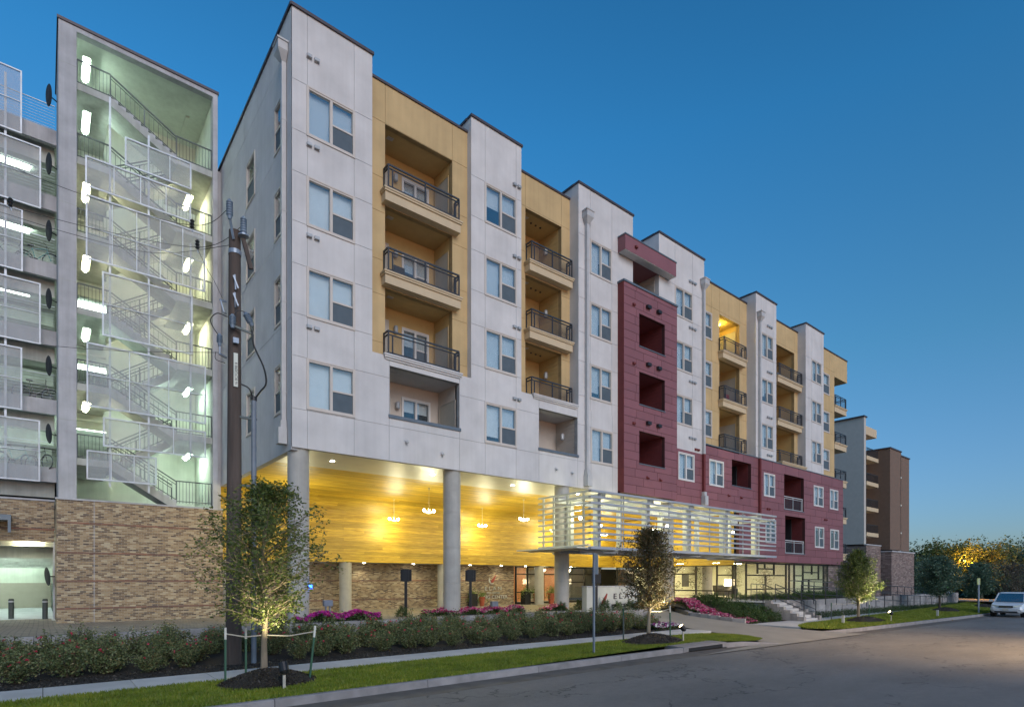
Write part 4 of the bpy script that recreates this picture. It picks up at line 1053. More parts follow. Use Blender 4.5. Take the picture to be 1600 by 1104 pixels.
# lawns
def lawnz(u, v): return slope(u)+.15+.05*smooth((v-CV)/2.3) if u < 22 else slope(u)+.15+(v-CV)*(.04+.0045*max(0,u-30)*.5)
ll = MB()
def lawn(name, outline, label=None):
    """outline: list of (u, v_front, v_back)"""
    V = []; F = []; n = 6
    for (u, a, b) in outline:
        for j in range(n): v = a+(b-a)*j/(n-1); V.append((u, v, lawnz(u, v)))
    for i in range(len(outline)-1):
        for j in range(n-1): F.append((i*n+j,(i+1)*n+j,(i+1)*n+j+1,i*n+j+1))
    o = MB().add(V, F).build(name, M['turf'], kind='structure')
    return o
LB = 12.52
L1 = [(-9,CV+.15,LB),(0,CV+.15,LB),(8,CV+.15,LB),(15,CV+.6,LB),(17.4,CV+.6,LB),(18.4,CV+.06,LB),(19.2,CV-.1,LB-.12),(19.9,CV+.1,LB-.5),(20.25,CV+.8,LB-1.1)]
L2 = [(25.6,11.35,11.5),(26.5,10.65,12.0),(28,CV+.15,12.4),(34,CV+.15,12.8),(45,CV+.15,13.2),(60,CV+.15,13.9),(64,CV+.9,14.2)]
lawn('lawn', L1); lawn('lawn', L2)
def blades(L_, n, h, name, seed):
    rng = np.random.default_rng(seed)
    us = rng.uniform(L_[0][0], L_[-1][0], n); xs = [l[0] for l in L_]
    a = np.interp(us, xs, [l[1] for l in L_]); b = np.interp(us, xs, [l[2] for l in L_])
    vv = a-.03+(b-a+.07)*rng.random(n)
    keep = np.ones(n, bool)
    for (mu, mv, mr) in MOUND: keep &= ((us-mu)**2/mr[0]**2+(vv-mv)**2/mr[1]**2) > .85
    us, vv = us[keep], vv[keep]; n = len(us)
    z = np.array([lawnz(x, y) for x, y in zip(us, vv)])
    hh = h*rng.uniform(.5,1.2,n); an = rng.uniform(0, math.pi, n); w = .006+.004*rng.random(n)+ (us>22)*.01
    lx = rng.normal(0,.4,n)*hh; ly = rng.normal(0,.4,n)*hh
    V = np.empty((n,3,3)); V[:,0] = np.c_[us-np.cos(an)*w, vv-np.sin(an)*w, z]; V[:,1] = np.c_[us+np.cos(an)*w, vv+np.sin(an)*w, z]; V[:,2] = np.c_[us+lx, vv+ly, z+hh]
    npmesh(name, V.reshape(-1,3), np.arange(n*3).reshape(-1,3), M['blade'], kind='stuff', label='short green grass blades on the verge', cat='grass')
MOUND = [(3.45,11.85,(1.0,.75)),(15.5,11.75,(1.45,.75)),(33.3,11.7,(1.9,.8)),(49.6,12.3,(2.0,.8)),(60.5,12.3,(2,.8))]
blades([l for l in L1], 150000, .05, 'grass', 1); blades(L2, 60000, .07, 'grass', 2)
# sidewalk slabs
sw_ = thing('sidewalk', (0, 13, .2), kind='structure')
def slabz(u, v): return .205 if u < 22 else .205+slope(u)*.75
u = -8.1
SB = 13.72
while u < 20.2:
    e = min(u+1.35, 20.3)
    MB().box(u+.006, e-.006, LB+.01, SB, .10, .205+random.uniform(-.002,.002)).build('paving_slab', M['walk'], sw_); u += 1.35
u = 25.6
while u < 66:
    e = u+1.9; f0 = np.interp(u, [l[0] for l in L2], [l[2] for l in L2])+.01; f1 = np.interp(e, [l[0] for l in L2], [l[2] for l in L2])+.01
    z0, z1 = slabz(u,0), slabz(e,0)
    bk0, bk1 = f0+1.35, f1+1.35
    if u < 31: bk0 = bk1 = 13.9
    MB().add([(u+.01,f0,z0),(e-.01,f1,z1),(e-.01,bk1,z1),(u+.01,bk0,z0),(u+.01,f0,z0-.2),(e-.01,f1,z1-.2),(e-.01,bk1,z1-.2),(u+.01,bk0,z0-.2)],
             [(0,1,2,3),(4,7,6,5),(0,4,5,1),(1,5,6,2),(2,6,7,3),(3,7,4,0)]).build('paving_slab', M['walk'], sw_); u = e
# driveway from street to canopy
def dz(u, v): return max(.012, .02+.62*smooth((v-9.5)/10.5)) + (slope(u) if v < 11 else 0)
dl = [(9.45,14.5,27.2),(10.0,19.4,26.6),(11.0,20.25,25.3),(12.0,20.3,24.9),(13.5,20.3,24.6),(15.0,20.5,24.3),(16.5,21.6,24.3),(18.0,23.6,25.4),(19.3,24.0,27.5)]
V = []; F = []; n = 9
for (v, a, b) in dl:
    for j in range(n): u = a+(b-a)*j/(n-1); V.append((u, v, dz(u, v)+.006))
for i in range(len(dl)-1):
    for j in range(n-1): F.append((i*n+j,i*n+j+1,(i+1)*n+j+1,(i+1)*n+j))
MB().add(V, F).build('driveway', M['drive'], kind='structure', smooth=True)
def plz(u, v): return .75-.3*smooth((v-19.3)/10)
def plz2(u, v): return plz(u,v)-(.13*smooth((u-21)/3) if v < 20.5 else .0)
grid('plaza', lin(-30,34.9,50), lin(19.35,31.6,20), plz2, M['paver'], kind='structure')
grid('plaza_inner', [-22,.42], [31.6,33.3,47], lambda u,v: .45, M['conc'], kind='structure')
grid('plaza_edge', [-30,.3], [31.55,33.3], lambda u,v: .452, M['paver'], kind='structure')
# planting bed surface on the left
grid('planting_bed', lin(-9,20.2,30), lin(13.73,19.2,8), lambda u,v: .19+.10*smooth((v-13.7)/5)+.03*math.sin(u*3)*math.sin(v*2.3)*(1 if v>14 else 0), M['mulch'], kind='structure')
# retaining wall of stone blocks
rw = thing('retaining_wall', (6, 19.25, .2), 'low wall of rough grey limestone blocks behind the rose bed', 'wall')
z = .14; c = 0
HT = [.2,.2,.21]
for h in HT:
    u = -9 - [.1,.33,.2][c]
    while u < 20.0:
        l = random.uniform(.34,.6); d = random.uniform(0,.035)
        mb = MB().box(u+.008, u+l-.008, 19.05-d, 19.34, z+.005, z+h-.005)
        mb.v = [(x+random.uniform(-.006,.006), y+random.uniform(-.01,.01), zz+random.uniform(-.006,.006)) for x,y,zz in mb.v]
        mb.build('stone_block', M['block'], rw); u += l
    z += h; c += 1
# ================================================================ right-hand bed, steps, terrace
def bz(u, v): # bed surface rising to the terrace
    return .08 + .85*smooth((v-13.6)/4.5)
grid('planting_bed', lin(24.9,29.75,8), lin(13.75,19.8,8), lambda u,v: bz(u,v)-.02, M['mulch'], kind='structure')
grid('planting_bed', lin(29.75,50,12), lin(15.2,19.85,6), lambda u,v: .96, M['mulch'], kind='structure')
stp = thing('entrance_steps', (30.7, 14, .1), 'pale concrete steps climbing from the sidewalk to the glazed lobby, stone side walls', 'steps')
for k in range(6): MB().box(29.95, 31.5, 13.3+.32*k, 15.3+.3, .05 if k == 0 else .05, .2+.155*k).build('step', M['walk'], stp)
for s_, (ua) in ((0, 29.7), (1, 31.5)):
    for k in range(6): MB().box(ua, ua+.25, 13.2+.34*k, 13.2+.34*(k+1)-.01, .0, .3+.155*k+.02).build('side_stone', M['block'], stp)
MB().box(29.95, 34.9, 15.6, 19.8, .9, .985).build('walkway', M['walk'], kind='structure')
tw2 = thing('terrace_wall', (41, 15, .1), 'pale stone block terrace wall behind the ramp railings', 'wall')
u = 31.9; 
while u < 64:
    for k in range(4):
        MB().box(u+.02*k, u+.78+.02*k, 15.05-random.uniform(0,.04), 15.3, -.3+.33*k+.01, -.3+.33*(k+1)).build('stone_block', M['block'], tw2)
    u += .8
def handrail(name, label, pts, group=None, mid=True, h=.9):
    t = thing(name, pts[0], label, 'railing', group)
    for a, b in zip(pts[:-1], pts[1:]):
        A = Vector(a); B_ = Vector(b)
        MB().tube([A+Vector((0,0,h)), B_+Vector((0,0,h))], .024, 8).build('top_rail', M['rail'], t)
        if mid: MB().tube([A+Vector((0,0,h*.5)), B_+Vector((0,0,h*.5))], .018, 6).build('mid_rail', M['rail'], t)
        n = max(1, int((B_-A).length/1.5))
        for k in range(n+1):
            p = A.lerp(B_, k/n); MB().tube([p-Vector((0,0,.1)), p+Vector((0,0,h))], .022, 6).build('post', M['rail'], t)
handrail('stair_handrail', 'dark handrail on the left side of the entrance steps', [(30.05,13.35,.2),(30.05,15.5,1.05),(32.5,17.5,1.05)])
handrail('stair_handrail', 'dark handrail on the right side of the entrance steps', [(31.4,13.35,.2),(31.4,15.5,1.05)])
handrail('ramp_railing', 'long railing nearest the sidewalk, sloping down along the ramp to the right', [(32.3,14.5,1.0),(40,14.5,.65),(48,14.5,.2),(60,14.7,-.2)])
handrail('ramp_railing', 'upper ramp railing standing on the terrace wall', [(32.3,15.2,1.25),(42,15.2,1.05),(56,15.3,.6)])
# ================================================================ planting helpers
def leaf_cloud(pts, nrm, size, rng, asp=.5):
    n = len(pts); d = rng.normal(size=(n,3)); d[:,2] *= .6
    if nrm is not None: d += nrm
    d /= np.linalg.norm(d, axis=1)[:,None]+1e-9
    e = rng.normal(size=(n,3)); e -= d*(e*d).sum(1)[:,None]; e /= np.linalg.norm(e, axis=1)[:,None]+1e-9
    s = size*rng.uniform(.6,1.25,n)[:,None]
    V = np.stack([pts-d*s*.5, pts+e*s*asp*.5, pts+d*s*.5, pts-e*s*asp*.5], 1).reshape(-1,3)
    return V, np.arange(n*4).reshape(-1,4)
M['roseleaf'] = leafmat('rose_leaves', [(.06,.085,.035),(.11,.15,.055),(.16,.20,.08),(.24,.21,.09)], .25)
M['rosebloom'] = leafmat('rose_blooms', [(.55,.02,.08),(.65,.03,.12),(.5,.03,.05)], .2)
M['twig'] = plain('twig_bark', (.06,.045,.03), .9)
def rose_proto(seed):
    rng = np.random.default_rng(seed); root = thing('rose_bush', (0,0,0), local=True)
    st = MB(); L_ = []
    for k in range(34):
        a = rng.uniform(0, 6.28); r = rng.uniform(.1,.5); h = rng.uniform(.38,.85)*(1-.35*(r/.5)**2)
        p0 = Vector((.06*math.cos(a),.06*math.sin(a),0)); p1 = Vector((r*.6*math.cos(a), r*.6*math.sin(a), h*.55)); p2 = Vector((r*math.cos(a+.2), r*math.sin(a+.2), h))
        st.tube([p0,p1,p2], [.007,.005,.003], 4, False)
        n = 60; t = rng.random(n)**.6; q = np.array([list(p0.lerp(p1, min(1,x*2)) if x < .5 else p1.lerp(p2, x*2-1)) for x in t])
        L_.append(q+rng.normal(0,.045,(n,3)))
    P = np.vstack(L_); P = P[P[:,2] > .03]
    V, F = leaf_cloud(P, None, .06, rng, .55)
    st.build('stem', M['twig'], root); npmesh('leaves', V, F, M['roseleaf'], root)
    n = int(rng.integers(3,8)); c = P[rng.choice(np.where(P[:,2] > .4)[0], n)] + [0,0,.04]
    b = np.repeat(c, 9, 0)+rng.normal(0,.013,(n*9,3)); V, F = leaf_cloud(b, None, .04, rng, .9)
    npmesh('blooms', V, F, M['rosebloom'], root, kind='stuff'); return root
protos = [rose_proto(s) for s in (11,12,13,14)]
GR = 'red flowering rose bushes massed in the bed along the sidewalk'
k = 0; rr = random.Random(5)
for row, (v, du, sc) in enumerate(((14.75,.78,.85),(15.7,.86,1.0),(16.7,.95,.98),(17.7,1.1,.92),(18.5,1.6,.8))):
    u = -3.4 - row*.5
    while u < 19.6 - (0 if row < 2 else .3*row):
        if not (abs(u-3.9) < .75 and 14.2 < v < 16.2):
            o = protos[k % 4] if k < 4 else copy_tree(protos[k % 4])
            o.location = (u+rr.uniform(-.15,.15), v+rr.uniform(-.2,.2), .2+.02*row); o.rotation_euler = (0,0,rr.uniform(0,6.28)); s_ = sc*rr.uniform(.85,1.15); o.scale = (s_,s_,s_*rr.uniform(.85,1.15))
            tag(o, 'rose bush in '+['the front row by the sidewalk','the second row from the sidewalk','the middle row','the fourth row','the back row by the wall'][row]+', '+('left of the utility pole' if u < 3.6 else 'between pole and sign post' if u < 11.9 else 'right of the sign post'), 'rose bush', GR); k += 1
        u += du*rr.uniform(.85,1.15)
# petunia beds
M['petleaf'] = leafmat('petunia_leaves', [(.03,.06,.015),(.06,.10,.02)], .3)
PC = {'magenta': [(.45,.02,.25),(.55,.04,.35),(.38,.01,.18)], 'mixed': [(.48,.03,.14),(.55,.04,.2),(.6,.5,.5),(.4,.015,.12),(.5,.02,.25)], 'white': [(.75,.74,.72),(.7,.7,.72),(.3,.02,.2),(.25,.02,.22)], 'pink': [(.55,.08,.14),(.62,.12,.2),(.7,.5,.5)]}
for q in PC: M['pet_'+q] = leafmat('petals_'+q, PC[q], .25)
def flowerbed(label, poly, zf, h, color, dens=300):
    us = [p[0] for p in poly]; vs2 = [p[1] for p in poly]; rng = np.random.default_rng(int(us[0]*97))
    def inside(x, y):
        c_ = False; j = len(poly)-1
        for i in range(len(poly)):
            if (poly[i][1] > y) != (poly[j][1] > y) and x < (poly[j][0]-poly[i][0])*(y-poly[i][1])/(poly[j][1]-poly[i][1])+poly[i][0]: c_ = not c_
            j = i
        return c_
    area = (max(us)-min(us))*(max(vs2)-min(vs2)); n = int(area*dens)
    P = np.c_[rng.uniform(min(us),max(us),n), rng.uniform(min(vs2),max(vs2),n)]; P = P[[inside(*p) for p in P]]
    ph = .6+.4*np.sin(P[:,0]*5+P[:,1]*3)*np.sin(P[:,1]*4.3)
    z = np.array([zf(*p) for p in P])
    t = thing('flower_bed', (sum(us)/len(us), sum(vs2)/len(vs2), float(z.mean())), label, 'flower bed', kind=None)
    o = np.array(ORG[t.name])
    top = np.c_[P, z+h*ph]; lp = np.repeat(np.c_[P, z], 3, 0)+np.c_[rng.normal(0,.05,(len(P)*3,2)), rng.uniform(0,1,len(P)*3)*np.repeat(h*ph,3)]
    V, F = leaf_cloud(lp, None, .09, rng, .6); npmesh('leaves', V-o, F, M['petleaf'], t, kind='stuff')
    f = np.repeat(top, 3, 0)+rng.normal(0,.012,(len(P)*3,3)); V, F = leaf_cloud(f, np.array([0,0,0.]), .085, rng, .95)
    npmesh('blossoms', V-o, F, M['pet_'+color], t, kind='stuff'); 
    us_ = MB().prism(poly, float(z.min())-.1, float(z.min())+.03); us_.build('bed_soil', M['mulch'], t)
flowerbed('magenta petunias round the corner column behind the stone wall', [(6.6,19.4),(9.6,19.4),(9.9,20.2),(8.5,20.7),(6.6,20.6)], plz, .34, 'magenta')
flowerbed('pink and white flowers round the foot of the middle column', [(11.6,19.7),(13.4,19.45),(16.6,19.5),(17,20.1),(15,20.7),(12,20.6)], plz, .3, 'mixed')
flowerbed('small patch of pink flowers left of the column under the slatted canopy', [(18.1,19.5),(19.3,19.45),(19.3,20.3),(18.2,20.3)], plz, .3, 'pink')
flowerbed('white and purple petunias at the end of the rose bed by the driveway', [(18.6,13.8),(20.1,13.8),(20.3,14.6),(20.2,15.6),(19.2,15.6)], lambda u,v: .22, .22, 'white')
flowerbed('long ribbon of pink and white petunias along the driveway edge', [(24.85,13.8),(26.3,13.8),(26.2,15.4),(26.4,16.8),(28.6,19.3),(27.2,19.3),(24.75,16.4)], lambda u,v: bz(u,v), .26, 'mixed', 360)
# bed edging along driveway
eg = thing('bed_edging', (24.6, 15, .2), 'low pale stone edging between the driveway and the petunias', 'edging')
ep = [(24.85,13.65),(24.62,14.8),(24.5,16.3),(25.8,17.9),(27.5,19.3)]
for a, b in zip(ep[:-1], ep[1:]):
    n = max(2, int(math.dist(a,b)/.5))
    for k in range(n):
        p = [a[0]+(b[0]-a[0])*k/n, a[1]+(b[1]-a[1])*k/n]; q = [a[0]+(b[0]-a[0])*(k+.96)/n, a[1]+(b[1]-a[1])*(k+.96)/n]
        z = dz(p[0],p[1]); MB().bar((p[0],p[1],z+.05),(q[0],q[1],z+.05),.2,.26).build('edging_stone', M['block'], eg)
# green shrubs of the right bed
M['shrubleaf'] = leafmat('shrub_leaves', [(.02,.05,.012),(.04,.085,.018),(.07,.12,.025)], .3)
M['grassleaf'] = leafmat('tall_grass_leaves', [(.03,.07,.02),(.07,.11,.03)], .3)
def shrub_proto(seed, name='green_shrub', n=900, r=.5, h=.5, size=.07, mat='shrubleaf', asp=.5):
    rng = np.random.default_rng(seed); root = thing(name, (0,0,0), local=True)
    d = rng.normal(size=(n,3)); d /= np.linalg.norm(d,axis=1)[:,None]; d[:,2] = np.abs(d[:,2]); k = rng.uniform(.55,1,n)[:,None]**.5*(1+.22*np.sin(d[:,:1]*7+seed)*np.cos(d[:,1:2]*6))
    P = d*k*[r,r,h]; V, F = leaf_cloud(P, d*.6, size, rng, asp)
    npmesh('leaves', V, F, M[mat], root); st = MB()
    for j in range(7): a = j*.9; st.tube([(0,0,-.05),(r*.5*math.cos(a),r*.5*math.sin(a),h*.7)], [.01,.004], 4, False)
    st.build('stem', M['twig'], root); return root
sp_ = [shrub_proto(s) for s in (21,22)]; k = 0
for (a, b, c_, d_, st_) in ((26.3,29.5,14.4,19.4,.72),(32.3,48,17.0,19.5,1.3)):
    u = a
    while u < b:
        v = c_
        while v < d_:
            if a > 30 or not (u < 27.8 and v > 13 and v < 19.6 and (u-24.8) < (v-13.5)*.5+.9 and v>16.5):
                o = sp_[k % 2] if k < 2 else copy_tree(sp_[k % 2]); s_ = rr.uniform(.75,1.25)*(1 if a < 30 else .9)
                o.location = (u+rr.uniform(-.2,.2), v+rr.uniform(-.2,.2), (bz(u,v) if a < 30 else .95)-.03); o.rotation_euler = (0,0,rr.uniform(0,6)); o.scale = (s_,s_,s_)
                tag(o, 'leafy green shrub '+('between the petunia ribbon and the steps' if a < 30 else 'on the terrace below the yellow lit lobby panes' if u < 42 else 'on the terrace below the pale green panes')+(', front side' if v < (c_+d_)/2 else ', against the building side'), 'shrub', 'green shrubs below the lobby glazing'); k += 1
            v += st_
        u += st_
hd = [shrub_proto(s, 'hedge_shrub', 700, .5, .45, .06) for s in (31,32)]; u = 32.2; k = 0
while u < 66:
    o = hd[k % 2] if k < 2 else copy_tree(hd[k % 2]); o.location = (u, 14.25+ .012*(u-32), slabz(u,0)-.1+.02); s_ = rr.uniform(.85,1.1); o.scale = (s_,s_*.8,s_); o.rotation_euler = (0,0,rr.uniform(0,6))
    tag(o, 'dark clipped shrub in the low hedge between sidewalk and ramp railings', 'hedge', 'low hedge along the sidewalk'); u += .72; k += 1
gg = [shrub_proto(41, 'ornamental_grass', 500, .3, .6, .3, 'grassleaf', .06)]
for k, (u, v) in enumerate(((18.9,19.5),(20.1,19.55),(20.8,18.5),(21.6,18.4),(22.5,18.4),(23.3,18.45),(10.9,20.2))):
    o = gg[0] if k == 0 else copy_tree(gg[0]); o.location = (u, v, .7); o.scale = (.8,.8,.75+.1*(k%3)); tag(o, 'tuft of thin ornamental grass by the columns and monument sign', 'grass tuft', 'ornamental grass tufts by the drive')
# bed under monument sign
MB().prism([(18.2,19.3),(18.9,18.0),(23.6,18.0),(24.1,19.3)], .3, .68).build('planting_bed', M['mulch'], kind='structure')
mw = thing('bed_edging', (21, 18, .3), 'low stone edging in front of the white monument sign', 'edging')
for k in range(12): MB().box(18.9+.4*k, 19.28+.4*k, 17.85, 18.02, .2, .74).build('edging_stone', M['block'], mw)
# ================================================================ TREES
def branch_tree(name, label, loc, ht, tr, rad, h0, nb, nl, lsize, seed, mat, prof='oval', up=.55, group=None, spread=.3, bark='bark', asp=.5, lean=0.):
    rng = np.random.default_rng(seed); t = thing(name, loc, label, 'tree', group, local=True)
    tk = MB(); pts = []; n = 10
    for i in range(n+1):
        z = -.1+(ht*.96+.1)*i/n; w = .02*ht*math.sin(i*1.3+seed)*(i/n)
        pts.append(Vector((w+lean*i/n, w*.6, z)))
    rs = [tr*(1-.88*(i/n)**.9)*(1.25 if i == 0 else 1) for i in range(n+1)]
    tk.tube(pts, rs, 10); tk.build('trunk', M[bark], t, smooth=True)
    br = MB(); L_ = []
    def at(z):
        f = (z+.1)/(ht*.96+.1)*n; i = min(n-1, int(f)); return pts[i].lerp(pts[i+1], f-i)
    for b in range(nb):
        s_ = (b+rng.random())/nb; z = h0+(ht*.93-h0)*s_
        if prof == 'oval': Lr = rad*(math.sin(math.pi*(.16+.80*s_**.85))**.95)
        elif prof == 'cone': Lr = rad*(1.05-s_)**.75*min(1,.55+s_*3)
        else: Lr = rad*(math.sin(math.pi*(.2+.7*s_))**.5)
        Lr *= rng.uniform(.62,1.2); a = b*2.39996+rng.uniform(-.4,.4)
        d = Vector((math.cos(a), math.sin(a), up*rng.uniform(.4,1.2)+ .3*s_)).normalized()
        p0 = at(z); p1 = p0+d*Lr*.5+Vector((0,0,.02*Lr)); p2 = p0+d*Lr+Vector((0,0,rng.uniform(-.12,.12)*Lr))
        rb = max(.004, tr*.32*(1-s_*.7)); br.tube([p0,p1,p2], [rb,rb*.6,rb*.25], 5, False)
        m = 6
        tips = [(p0.lerp(p1,.3),p2)]
        for j in range(m):
            q0 = p0.lerp(p1, .4+.6*j/m) if j < m/2 else p1.lerp(p2, (j-m/2)/(m/2)*.9)
            dd = (d+Vector(rng.normal(0,.65,3).tolist())+Vector((0,0,.25))).normalized(); q1 = q0+dd*Lr*spread*rng.uniform(.7,1.3)
            br.tube([q0,q1], [rb*.35,rb*.1], 4, False); tips.append((q0,q1))
        k = max(3, int(nl/nb/(m+1)))
        for (q0,q1) in tips:
            tt = rng.random(k)[:,None]**.7; q0 = np.array(q0); q1 = np.array(q1)
            L_.append(q0+(q1-q0)*tt+rng.normal(0, lsize*.9, (k,3)))
    br.build('branches', M[bark], t); P = np.vstack(L_)
    V, F = leaf_cloud(P, None, lsize, rng, asp); npmesh('crown', V, F, M[mat], t); return t
M['bark'] = plain('grey_brown_bark', (.20,.165,.12), .9, var=.35, scale=6, bumps=.8, bscale=20, stretch=(1,1,.25))
M['bark2'] = plain('dark_bark', (.06,.05,.04), .9, var=.3, scale=6)
M['oak'] = leafmat('oak_leaves', [(.045,.068,.018),(.08,.12,.025),(.13,.17,.035),(.20,.22,.06)], .3)
M['autumn'] = leafmat('turning_leaves', [(.03,.04,.014),(.065,.07,.02),(.12,.085,.03),(.15,.08,.03),(.05,.06,.02)], .3)
M['hazeoak'] = leafmat('hazy_leaves', [(.05,.105,.075),(.08,.15,.10),(.12,.19,.11)], .25)  # distance haze put into the leaf colour as a blue-green tint
M['lightoak'] = leafmat('pale_olive_leaves', [(.07,.11,.03),(.14,.18,.05),(.22,.24,.08)], .3)
M['greyleaf'] = leafmat('grey_twig_leaves', [(.05,.05,.04),(.09,.08,.06),(.12,.10,.07)], .2)
GT = 'young street trees planted in mulch mounds'
branch_tree('street_tree', 'nearest young oak in front of the utility pole, lit from below, with green stakes', (3.42,12.0,.25), 4.0, .075, 1.5, .95, 76, 14000, .074, 3, 'oak', 'oval', .5, GT, .36)
branch_tree('street_tree', 'young oak with browning leaves standing before the slatted canopy', (15.5,11.9,.25), 3.75, .075, 1.3, .92, 80, 16000, .075, 5, 'autumn', 'oval', .6, GT, .32, lean=.12)
branch_tree('street_tree', 'dense green young tree with a brightly lit trunk near the entrance steps', (33.3,12.0,.05), 3.75, .085, 1.6, .95, 84, 20000, .09, 8, 'oak', 'cone', .55, GT, .32)
branch_tree('street_tree', 'dark rounded young tree right of the ramp railings', (49.6,12.6,-.1), 3.9, .09, 1.75, 1.1, 70, 14000, .13, 9, 'hazeoak', 'oval', .45, GT, .32, 'bark2')
branch_tree('street_tree', 'dark young tree behind the street sign at the far end', (62.0,13.0,-.2), 3.8, .09, 1.7, 1.0, 70, 12000, .15, 10, 'hazeoak', 'oval', .45, GT, .32, 'bark2')
branch_tree('bare_tree', 'small thin twiggy tree with sparse grey leaves above the parked car', (68,11.8,-.3), 3.6, .06, 2.0, .9, 50, 4500, .13, 12, 'greyleaf', 'round', .6, None, .35)
# small ornamental trees in right bed
for i, (u, v, lb) in enumerate(((28.2,18.4,'spindly young tree with few leaves before the lit lobby lamp'),(30.9,17.6,'thin multi stem sapling left of the steps handrail'),(33.6,17.2,'thin bare sapling just above the entrance steps'))):
    branch_tree('sapling', lb, (u,v,bz(u,v)-.1), 2.0, .02, .75, .8, 22, 500, .07, 30+i, 'autumn', 'round', .8, None, .35)
# background trees
BG = 'tall trees beyond the end of the street'
for i, (u, v, ht, rad, mat, lb) in enumerate((
    (116,24,7.0,6.5,'lightoak','broad pale olive oak catching light at the right edge of the picture'),
    (108,27.5,6.8,6.0,'oak','spreading oak with ragged top beside the glowing street lamp'),
    (128,20,7.0,6.5,'hazeoak','dark oak behind the parked car, furthest right'),
    (100,31,3.9,4.5,'hazeoak','dark bushy tree left of the street lamp'),
    (112,42,4.4,5.5,'hazeoak','blue green tree right of the stone clad block'),
    (120,38,4.6,6.0,'hazeoak','rounded dark tree under the distant tower block'),
    (96,36,3.6,3.0,'autumn','small orange lit tree at the foot of the stone clad block'),
    (124,29,5.8,6.0,'oak','mid height oak directly behind the street lamp'))):
    branch_tree('oak_tree', lb, (u,v,slope(u)-.2), ht, .3, rad, ht*.18, 60, 9000, .42, 50+i, mat, 'round', .5, BG, .4, 'bark2', .55)
rng = np.random.default_rng(77); n = 16000; tu = rng.uniform(120,330,n); tv = 10+(tu-100)*rng.uniform(.08,.62,n)
P = np.c_[tu, tv, -1.5+rng.random(n)*(4.5+2.5*np.sin(tu*.11)+1.5*np.sin(tv*.23))*.72]
V, F = leaf_cloud(P, None, 2.2, rng, .8); npmesh('woodland', V, F, M['hazeoak'], kind='stuff', label='far dark belt of trees along the horizon', cat='woodland')
# mulch mounds
def mound(mu, mv, r, h, label, zb):
    rng = random.Random(int(mu*10)); V = [(mu, mv, zb+h)]; n = 28; F = []
    for j, t in enumerate((.25,.5,.75,1.0)):
        for k in range(n):
            a = 2*math.pi*k/n; q = t*(1+.06*math.sin(a*3+mu)+.04*math.sin(a*7))
            V.append((mu+r[0]*q*math.cos(a), mv+r[1]*q*math.sin(a), zb+h*(1-t**1.6)*1+rng.uniform(-.02,.02)*(t<1)-.02*(t==1)))
    for k in range(n): F.append((0,1+k,1+(k+1)%n))
    for j in range(3):
        for k in range(n): F.append((1+j*n+k,1+(j+1)*n+k,1+(j+1)*n+(k+1)%n,1+j*n+(k+1)%n))
    t = thing('mulch_mound', (mu,mv,zb), label, 'mulch', 'mulch mounds round the street trees'); MB().add(V,F).build('mound', M['mulch'], t, smooth=True)
    g = np.random.default_rng(int(mu)); n = 2600; a = g.uniform(0,6.28,n); q = np.sqrt(g.random(n))
    x = mu+r[0]*q*np.cos(a); y = mv+r[1]*q*np.sin(a); P = np.c_[x,y,zb+h*(1-q**1.6)+.01]-np.array([mu,mv,zb])
    V, F = leaf_cloud(P, None, .055, g, .4); npmesh('wood_chips', V, F, M['chips'], t, kind='stuff')
M['chips'] = leafmat('mulch_chips', [(.012,.01,.008),(.03,.024,.018),(.05,.04,.03),(.02,.016,.012)], 0)
ML = ['dark mulch mound round the nearest staked tree','dark mulch mound round the browning tree','dark mulch mound under the brightly lit tree by the steps','dark mulch mound under the rounded tree by the ramp railings','far mulch patch behind the street sign']
for (mu,mv,r),lb in zip(MOUND, ML): mound(mu, mv, r, .3 if mu < 20 else .26, lb, lawnz(mu,mv)-.04)
# mulch chips on bed front
g = np.random.default_rng(4); n = 9000; P = np.c_[g.uniform(-4,20,n), g.uniform(13.75,14.9,n), .2+.02*g.random(n)]
V, F = leaf_cloud(P, None, .05, g, .4); npmesh('mulch', V, F, M['chips'], kind='stuff', label='loose dark mulch along the front of the rose bed', cat='mulch')
# stakes and ties
M['stakegreen'] = plain('green_stake', (.03,.10,.06), .5); M['stakewhite'] = plain('white_stake_tip', (.6,.6,.55), .6); M['tie'] = plain('pale_strap', (.45,.42,.36), .8)
def stake(u, v, z, h, label, lean=(0,0), dark=False):
    t = thing('tree_stake', (u,v,z), label, 'stake', 'stakes guying the young trees')
    a = Vector((u,v,z-.1)); b = a+Vector((lean[0],lean[1],h))
    MB().bar(a, a.lerp(b,.8), .035, .035).build('post', M['steel' if dark else 'stakegreen'], t); MB().bar(a.lerp(b,.8), b, .036, .036).build('tip', M['stakegreen' if dark else 'stakewhite'], t)
stake(2.75,12.2,.22,1.15,'green stake left of the nearest tree, next to the pole'); stake(4.15,11.55,.22,1.15,'leaning green stake right of the nearest tree',(.12,0)); stake(3.2,12.5,.22,1.1,'dark green stake behind the nearest trunk')
stake(14.9,12.45,.2,1.15,'thin dark stake left of the browning tree',dark=True); stake(16.7,11.9,.25,1.15,'leaning green stake right of the browning tree',(.12,.1))
stake(35.3,12.2,.05,1.1,'green stake right of the brightly lit tree',(.1,0)); stake(31.7,12.7,.0,1.1,'dark stake left of the brightly lit tree',dark=True)
